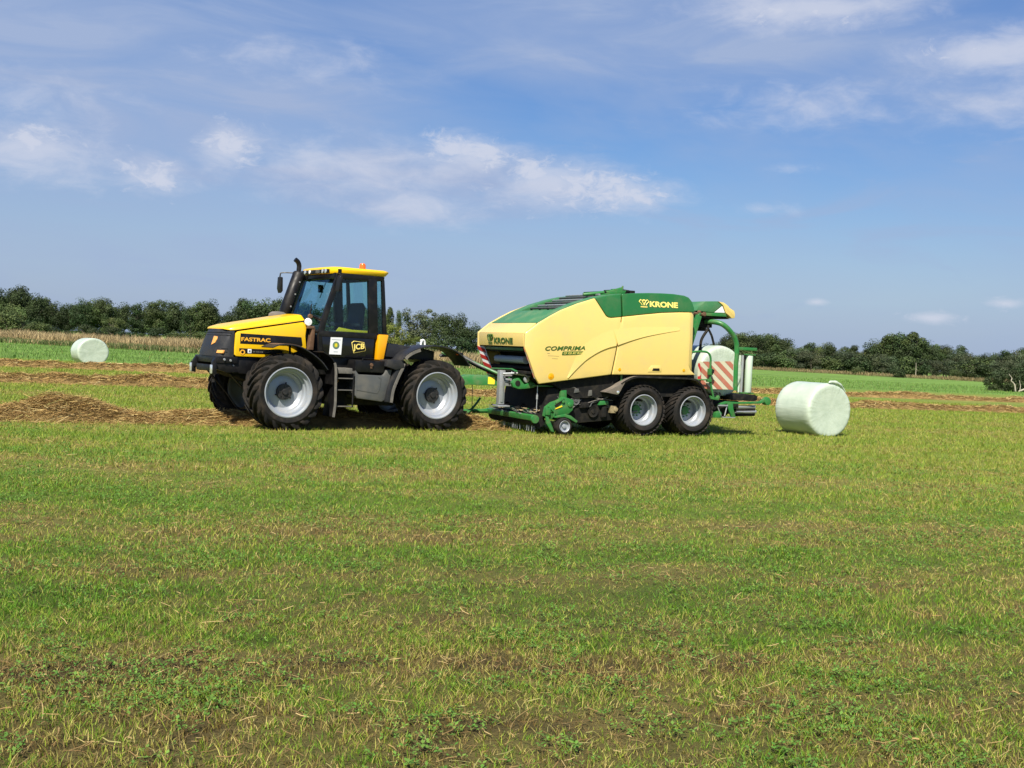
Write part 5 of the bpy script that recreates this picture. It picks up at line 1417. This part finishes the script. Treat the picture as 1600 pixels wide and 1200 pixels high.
for k in range(9):
    u0 = -2.15 + k * .17; zz = ru_.uniform(.55, 1.0)
    g = G(); g.tube(curve_pts([(u0, .235, zz), (u0 + ru_.uniform(.1, .3), .20, zz + ru_.uniform(-.15, .12)), (u0 + ru_.uniform(.3, .55), .22, zz + ru_.uniform(-.25, .2)), (u0 + ru_.uniform(.5, .8), .24, zz + ru_.uniform(-.1, .15))], 4), ru_.choice((.010, .013, .017)), 6)
    g.done('hydraulic_line', M[ru_.choice(('hose', 'grey', 'hose', 'dusty'))], BA)
for (u0, z0, w_, h_, mt) in ((-1.95, .72, .16, .20, 'green_frame'), (-1.45, .55, .22, .12, 'dark'), (-1.28, .80, .10, .14, 'grey'), (-1.0, .62, .24, .10, 'green_frame'), (-1.62, .86, .12, .10, 'grey'), (-.92, .36, .12, .24, 'dark')):
    g = G(); g.prism([(u0, z0), (u0 + w_, z0 + .02), (u0 + w_ * .9, z0 + h_), (u0 + w_ * .15, z0 + h_ * .92)], .17, .26); g.done('gear_bracket', M[mt], BA, bevel=.01)
for (u0, z0, r_) in ((-1.55, .70, .09), (-1.12, .48, .12), (-1.85, .62, .06)):
    g = G(); g.lathe([(0, -.03), (r_ * .35, -.03), (r_ * .4, -.012), (r_ * .85, -.012), (r_, -.02), (r_, .03), (0, .03)], (u0, .22, z0), 22); g.done('chain_wheel', M['dark'] if r_ > .1 else M['grey'], BA)
g = G(); g.box((-.72, .15, .46), (-.58, .42, .62)); g.lathe([(0, -.03), (.05, -.03), (.05, .02), (0, .02)], (-.60, .16, .54), 12); g.done('axle_bracket', M['plank'], BA, bevel=.01)
# mudguards over the tandem wheels
def bguard(f):
    a, b = sorted((f(-.02), f(.62)))
    path = curve_pts([(-.98, .915), (-.72, 1.03), (-.50, 1.17), (-.30, 1.255), (-.05, 1.278), (.6, 1.283), (1.22, 1.275), (1.42, 1.20), (1.56, 1.05), (1.65, .88)], 4)
    g = G(); g.arch(path, a, b, .02); p = g.done('wheel_mudguard', M['fender'], BA, bevel=.005)
    a, b = sorted((f(-.03), f(-.018))); g = G(); g.arch([(x_, z_ + .002) for x_, z_ in path[6:]], a, b, .04); g.done('mudguard_edge', M['dark'], p)
    g = G(); g.prism([(-.99, .91), (-.64, 1.07), (-.50, 1.14), (-.66, .86)], a, b); g.done('mudguard_cheek', M['fender'], p, bevel=.003)
    g = G(); c = f(-.035); g.lathe([(0, -.012), (.03, -.008), (.034, .0), (0, .012)], (-.675, c, .915), 12); g.done('mudguard_bolt', M['chrome'], p)
    g = G(); c = f(.15); g.tube([(-.5, c, 1.15), (-.5, c, 1.32)], .025, 6); g.done('mudguard_stay', M['green_frame'], p)
    a, b = sorted((f(.05), f(.60))); g = G(); g.arch([(1.66, .9), (1.69, .55), (1.70, .17)], a, b, .02); g.done('mud_flap', M['dark'], p)
for f in both2: bguard(f)
# pickup
g = G(); g.tube([(-2.42, .2, .27), (-2.42, 2.36, .27)], .15, 16); pk = g.done('pickup_reel', M['dark'], BA)
g = G(); g.prism([(-2.62, .37), (-2.60, .27), (-2.54, .25), (-2.50, .34), (-2.54, .39)], .14, 2.42); g.done('pickup_beam', M['green_frame'], pk, bevel=.008)
g = G(); g.lathe([(0, -.03), (.085, -.025), (.09, .02), (.06, .05), (0, .05)], (-2.54, .13, .30), 18); g.done('beam_end', M['green_frame'], pk)
rr = random.Random(4); g = G()
for k in range(30):
    v = .22 + k * .073; a = rr.uniform(-.3, .3)
    for s in range(3):
        t = a + s * 2.1; g.tube([(-2.42 + .14 * math.cos(t), v, .27 + .14 * math.sin(t)), (-2.42 + .255 * math.cos(t + .35), v, max(.03, .27 + .255 * math.sin(t + .35)))], .006, 4)
g.done('tine_set', M['steel'], pk)['kind'] = 'stuff'
for k in range(6):
    a = .42 + k * .30
    g = G(); g.hull2([(-2.46, a, .405), (-2.46, a + .26, .405), (-2.12, a + .26, .545), (-2.12, a, .545)], [(-2.45, a, .39), (-2.45, a + .26, .39), (-2.11, a + .26, .53), (-2.11, a, .53)]); g.done('guard_plate', M['plank'] if k % 3 != 1 else M['green_frame'], pk, bevel=.003)
g = G(); g.tube([(-2.50, .2, .47), (-2.50, 2.35, .47)], .018, 6); g.tube([(-2.1, .2, .60), (-2.1, 2.35, .60)], .05, 10)
for v in (.45, 1.2, 2.0): g.tube([(-2.1, v, .60), (-2.5, v, .47)], .016, 5)
g.done('crop_press_roller', M['dark'], pk)
def pside(f, par=pk):
    a, b = sorted((f(.05), f(.16)))
    g = G(); g.prism([(-2.37, .37), (-2.33, .56), (-2.20, .66), (-2.08, .70), (-1.93, .785), (-1.70, .725), (-1.68, .68), (-1.70, .51), (-1.80, .42), (-2.10, .385), (-2.20, .30)], a, b); sp = g.done('pickup_side_plate', M['green_frame'], par, bevel=.015)
pside(lambda v: v); pside(lambda v: 2 * BC - v)
g = G(); g.lathe([(0, -.03), (.05, -.025), (.055, .0), (0, .01)], (-1.78, .05, .62), 14); g.lathe([(0, -.03), (.035, -.025), (.04, .0), (0, .01)], (-1.94, .05, .68), 12); g.lathe([(0, -.03), (.06, -.02), (.065, .0), (0, .01)], (-2.22, .05, .52), 14)
g.prism([(-2.13, .66), (-1.95, .76), (-1.92, .74), (-2.11, .63)], .02, .05); g.box((-2.36, .0, .40), (-2.25, .05, .55)); g.tube([(-2.30, .02, .58), (-2.15, .02, .46), (-2.16, .02, .36)], .02, 6); g.done('side_gear', M['green_frame'], pk, bevel=.004)
g = G(); g.prism([(-2.12, .52), (-2.10, .545), (-1.97, .60), (-1.96, .575)], .036, .049); g.done('yellow_label', M['sticker'], pk)
g = G(); g.prism([(-2.14, .60), (-2.0, .70), (-1.98, .67), (-2.10, .57)], .03, .049); g.done('side_vent', M['dark'], pk)
g = G(); g.prism([(-2.17, .38), (-1.92, .43), (-1.80, .40), (-1.63, .29), (-1.66, .25), (-1.84, .34), (-1.95, .37), (-2.17, .345)], -.06, .0); ga = g.done('gauge_wheel_arm', M['green_frame'], pk, bevel=.006)
g = G(); g.prism([(-2.36, .38), (-2.30, .36), (-2.18, .12), (-2.15, .05), (-2.22, .06), (-2.34, .22)], -.02, .03); g.done('side_deflector', M['green_frame'], pk, bevel=.006)
gw = G(); gw.lathe([(.10, .02), (.115, -.005), (.15, -.012), (.175, .01), (.182, .05), (.182, .13), (.175, .17), (.15, .19), (.10, .17)], (-1.96, -.10, .175), 32, closed=True); gwo = gw.done('gauge_wheel', M['rubber'], pk)
g = G(); g.lathe([(.125, .0), (.118, -.018), (.105, -.01), (.095, .03), (.05, .035), (.04, .0), (.0, -.005), (.0, .06), (.12, .06)], (-1.96, -.10, .175), 28, closed=True); g.lathe([(0, .03), (.1, .035), (.1, .05), (0, .05)], (-1.96, -.10, .175), 20); g.done('gauge_rim', M['rim'], pk)
g = G(); g.tube([(-2.41, .33, .99), (-2.41, .33, .45)], .010, 5); g.tube([(-2.41, .33, .80), (-2.41, .33, .70)], .022, 6); g.done('chain_hanger', M['steel'], BA)
g = G(); g.tube([(-3.38, 1.50, .95), (-3.36, 1.50, .42)], .009, 5); g.done('drawbar_stay', M['dark'], BA)
g = G(); g.tube(curve_pts([(-3.3, 1.9, .28), (-3.1, 1.95, .45), (-2.95, 2.0, .62)], 4), .025, 6); g.done('crop_guide', M['green_frame'], BA)
g = G(); g.tube([(-2.6, 2.36, .32), (-3.25, 2.34, .30)], .05, 8); g.done('far_pickup_arm', M['green_frame'], BA)

# ---- bale wrapper at the rear
g = G(); g.prism([(1.80, 2.80), (1.86, 2.89), (2.06, 3.03), (2.38, 3.05), (2.52, 2.965), (2.30, 2.785)], .82, 1.75); tc_ = g.done('wrapper_hood', M['green_top'], BA, bevel=.012)
g = G(); g.prism([(2.392, 3.052), (2.56, 3.03), (2.68, 2.965), (2.72, 2.92), (2.86, 2.86), (2.89, 2.78), (2.885, 2.69), (2.80, 2.675), (2.70, 2.75), (2.62, 2.79), (2.535, 2.965)], .80, 1.77); g.done('hood_nose', M['cream'], tc_, bevel=.02)
g = G(); g.prism([(2.32, 2.79), (2.52, 2.945), (2.60, 2.80)], .812, .83); g.done('hood_cheek', M['white'], tc_)
g = G(); g.prism([(2.05, 2.70), (2.05, 2.775), (2.62, 2.785), (2.66, 2.71)], .80, 1.77); g.done('wrapper_beam', M['green_frame'], BA, bevel=.01)
g = G(); g.prism([(1.90, 2.70), (2.64, 2.70), (2.78, 2.66), (2.0, 2.64)], .84, 1.72); g.box((1.70, .85, 2.70), (2.1, 1.7, 2.80)); g.box((2.02, 1.0, 2.44), (2.40, 1.55, 2.66)); g.lathe([(0, 0), (.16, 0), (.16, .12), (0, .12)], (2.22, 1.25, 2.36), 18, axis='z'); g.done('wrapper_drive', M['dark'], BA, bevel=.012)
g = G(); g.tube([(1.75, .83, 2.74), (2.0, .82, 2.72)], .035, 7); g.lathe([(0, -.03), (.045, -.02), (.045, .02), (0, .02)], (1.88, .80, 2.77), 10); g.lathe([(0, -.03), (.05, -.02), (.05, .02), (0, .02)], (2.02, .80, 2.735), 10); g.done('drive_fitting', M['rust'], BA)
g = G(); g.prism([(1.72, 2.72), (1.90, 2.66), (1.62, 1.75), (1.45, 1.55), (1.45, 1.75)], .86, .96); g.prism([(1.72, 2.72), (1.90, 2.66), (1.62, 1.75), (1.45, 1.55), (1.45, 1.75)], 1.58, 1.68); g.done('wrapper_mast', M['green_frame'], BA, bevel=.012)
g = G(); g.prism([(1.56, 2.70), (1.68, 2.66), (1.46, 1.95), (1.36, 1.80), (1.36, 1.98)], .40, .48); g.tube([(1.60, .44, 2.68), (1.95, .85, 2.74)], .03, 8); g.done('wrapper_strut', M['green_frame'], BA, bevel=.01)
g = G(); g.box((1.28, .52, 1.2), (1.42, 2.02, 2.68)); g.done('rear_gate', M['dark'], BA, bevel=.02)
g = G(); g.tube(curve_pts([(2.20, 1.0, 2.585), (2.36, .72, 2.555), (2.50, .62, 2.475), (2.70, .60, 2.30), (2.80, .60, 2.14), (2.835, .60, 1.95), (2.83, .60, 1.6), (2.85, .60, 1.02)], 6), .058, 12); ring = g.done('film_arm', M['green_frame'], BA, smooth=50)
g = G(); g.box((2.85, .555, 1.955), (3.38, .645, 2.025)); g.done('arm_bar', M['green_frame'], ring, bevel=.008)
g = G(); g.box((3.06, .54, 1.845), (3.34, .66, 1.875)); g.box((3.0, .54, .955), (3.34, .66, .985)); g.tube([(3.20, .6, .96), (3.20, .6, 1.86)], .02, 6); g.done('roll_holder', M['green_frame'], ring, bevel=.004)
g = G(); g.lathe([(.02, 0), (.078, 0), (.082, .01), (.082, .84), (.078, .85), (.02, .85)], (3.205, .60, .985), 22, axis='z'); g.done('film_roll', M['film_roll'], ring)
for u, v, r, mt in ((3.03, .62, .030, 'steel'), (3.085, .70, .022, 'dark'), (2.975, .66, .036, 'film_roll'), (3.12, .66, .018, 'dark')):
    g = G(); g.tube([(u, v, .98), (u, v, 1.84)], r, 10); g.done('stretch_roller', M[mt], ring)
# inner pair of wrapping arms
g = G(); g.tube(curve_pts([(2.27, .95, 2.50), (2.20, .9, 2.38), (2.10, .9, 2.24), (2.04, .9, 2.10), (2.035, .9, 1.85), (2.04, .9, 1.62)], 5), .034, 8); g.tube(curve_pts([(2.22, .95, 2.46), (2.26, .92, 2.38), (2.33, .9, 2.25), (2.38, .9, 2.12), (2.42, .92, 2.06)], 5), .026, 8); g.done('inner_arm', M['dark'], BA)
# red and cream warning board in front of the bale
bd = [(1.60, 1.645), (2.525, 1.69), (2.555, 1.045), (1.72, 1.045), (1.60, 1.28)]
g = G(); g.prism(bd, .30, .312); wb = g.done('warning_board', M['pale_cream'], BA)
def clip(poly, side_fn):
    out = []
    for i, p in enumerate(poly):
        q = poly[(i + 1) % len(poly)]; a, b = side_fn(p), side_fn(q)
        if a >= 0: out.append(p)
        if a * b < 0: t = a / (a - b); out.append((p[0] + (q[0] - p[0]) * t, p[1] + (q[1] - p[1]) * t))
    return out
for k in range(7):
    c0 = 2.30 + k * .235; c1 = c0 + .115       # stripes where u + z*1.05 lies between c0 and c1 fall to the right
    fn = lambda p: p[0] * .74 + p[1] * .92
    poly = clip(clip(bd, lambda p: fn(p) - c0), lambda p: c1 - fn(p))
    if len(poly) > 2:
        g = G(); g.prism(poly, .294, .3015); g.done('red_stripe', M['pale_red'], wb)
g = G(); g.prism([(1.515, 1.61), (1.60, 1.62), (1.60, 1.25), (1.52, 1.23)], .22, .235); sb = g.done('side_board', M['pale_cream'], BA)
for (a, b) in (((1.515, 1.61), (1.60, 1.40)), ((1.52, 1.32), (1.60, 1.25))):
    g = G(); g.prism([(a[0], a[1]), (1.56, a[1]), (b[0], b[1] + .1), (b[0], b[1]), (a[0], a[1] - .06)], .214, .221); g.done('red_stripe', M['red'], sb)
g = G(); g.tube(curve_pts([(1.28, .2, 1.84), (1.45, .2, 1.865), (1.68, .2, 1.87), (1.79, .2, 1.82), (1.835, .2, 1.70), (1.835, .2, 1.45), (1.85, .2, 1.25), (1.90, .2, 1.05), (1.97, .2, .84)], 5), .024, 8); gt = g.done('guard_tube', M['green_frame'], BA)
g = G(); g.box((1.785, .15, 1.36), (1.885, .24, 1.50)); g.box((1.76, .16, 1.20), (1.87, .24, 1.27)); g.tube([(1.45, .22, 1.24), (1.80, .2, 1.25)], .016, 6); g.done('control_box', M['green_frame'], gt, bevel=.008)
g = G(); g.prism([(1.845, 1.49), (1.905, 1.48), (1.90, 1.42), (1.87, 1.39), (1.845, 1.40)], .135, .15); g.done('control_panel', M['dark'], gt, bevel=.003)
g = G(); g.prism([(1.88, .82), (1.88, .90), (1.95, .86), (2.05, .86), (2.10, .91), (2.13, .87), (2.10, .80)], .18, .26); g.done('lamp_bracket', M['green_frame'], BA, bevel=.006)
g = G(); g.lathe([(.035, -.01), (.055, -.01), (.055, .03), (.035, .03)], (2.08, .3, .935), 14, closed=True); g.lathe([(.03, -.01), (.05, -.01), (.05, .03), (.03, .03)], (2.20, .32, .93), 14, closed=True); g.done('cable_loop', M['hose'], BA)
# turning table and rear platform
g = G()
g.loft([[(2.60, .45, .80), (2.62, 2.1, .80), (2.62, 2.1, .93), (2.60, .45, .93)], [(3.30, .45, .79), (3.30, 2.1, .79), (3.32, 2.1, .94), (3.32, .45, .94)], [(3.42, .5, .81), (3.42, 2.05, .81), (3.42, 2.05, .91), (3.42, .5, .91)]])
g.tube([(1.9, .6, .86), (1.9, 2.0, .86)], .09, 12); g.tube([(2.25, .5, .84), (2.25, 2.0, .84)], .08, 12); g.box((1.6, .5, .62), (2.9, 2.0, .78)); wt = g.done('wrapping_table', M['dark'], BA, bevel=.02)
g = G()
g.loft([[(2.15, .28, .66), (2.15, .36, .66), (2.15, .36, .70), (2.15, .28, .70)], [(2.39, .28, .72), (2.39, .36, .72), (2.39, .36, .775), (2.39, .28, .775)], [(2.74, .28, .725), (2.74, .36, .725), (2.74, .36, .765), (2.74, .28, .765)], [(3.36, .28, .745), (3.36, .36, .745), (3.36, .36, .80), (3.36, .28, .80)],
        [(3.50, .28, .80), (3.50, .36, .80), (3.50, .36, .90), (3.50, .28, .90)], [(3.58, .28, .80), (3.58, .36, .80), (3.58, .36, .90), (3.58, .28, .90)]])
g.lathe([(0, -.02), (.085, -.02), (.085, .12), (0, .12)], (3.545, .28, .80), 18); g.prism([(2.40, .74), (2.56, .74), (2.58, .62), (2.66, .42), (2.55, .42), (2.44, .62)], .27, .33); g.prism([(2.10, .40), (2.12, .52), (2.22, .56), (2.28, .50), (2.24, .40)], .28, .40)
rb_ = g.done('rear_frame', M['green_frame'], BA, bevel=.006)
g = G(); g.box((2.14, .26, .668), (2.42, .275, .70)); g.box((2.30, .27, .405), (2.64, .40, .425)); g.tube([(2.15, .29, .66), (2.26, .29, .45)], .014, 6); g.tube([(2.42, .29, .7), (2.36, .29, .45)], .014, 6); g.done('rear_strut', M['steel'], rb_)
for z, u0, u1, mt in ((.635, 2.84, 3.43, 'steel'), (.525, 2.86, 3.46, 'steel'), (.58, 2.85, 3.42, 'dark'), (.465, 2.86, 3.42, 'dark')):
    g = G(); g.tube([(u0, .55, z), (u1, .60, z + .015)], .042, 10); g.done('delivery_roller', M[mt], rb_)
g = G(); g.box((2.80, .62, .47), (3.40, 1.9, .66)); g.done('delivery_tray', M['dark'], rb_, bevel=.02)
g = G(); g.prism([(1.85, .42), (1.85, .78), (2.35, .78), (2.6, .5), (2.5, .42)], .45, 2.0); g.done('rear_sub_frame', M['dark'], BA, bevel=.02)

# bale riding on the wrapping table: a thing of its own
_bl = Vector((2.846, 24.756, 0)) + Matrix.Rotation(R_(26), 3, 'Z') @ Vector((2.44, 1.18, 0))
b3 = link_mesh('wrapped_bale', bale_mesh('wrapped_bale', .60, 1.16, 23, .98)); b3.location = (_bl.x, _bl.y, .88); b3.rotation_euler = (0, 0, R_(26))
tag(b3, 'partly wrapped pale bale riding on the wrapper\'s table at the baler\'s rear', 'bale', 'wrapped round bales')

# ------------------------------------------------------------------ labels that would repeat get their place in the row
_by = {}
for o in SC.objects:
    if o.parent is None and o.get('label') and o.get('kind') is None: _by.setdefault(o['label'], []).append(o)
_ord = ['first', 'second', 'third', 'fourth', 'fifth', 'sixth', 'seventh', 'eighth', 'ninth', 'tenth', 'eleventh', 'twelfth', 'thirteenth', 'fourteenth', 'fifteenth', 'sixteenth', 'seventeenth', 'eighteenth']
for lab, os_ in _by.items():
    if len(os_) < 2: continue
    os_.sort(key=lambda o: o.location.x / max(o.location.y, 1))
    for k, o in enumerate(os_): o['label'] = _ord[min(k, 17)] + ' ' + lab + ', from left'
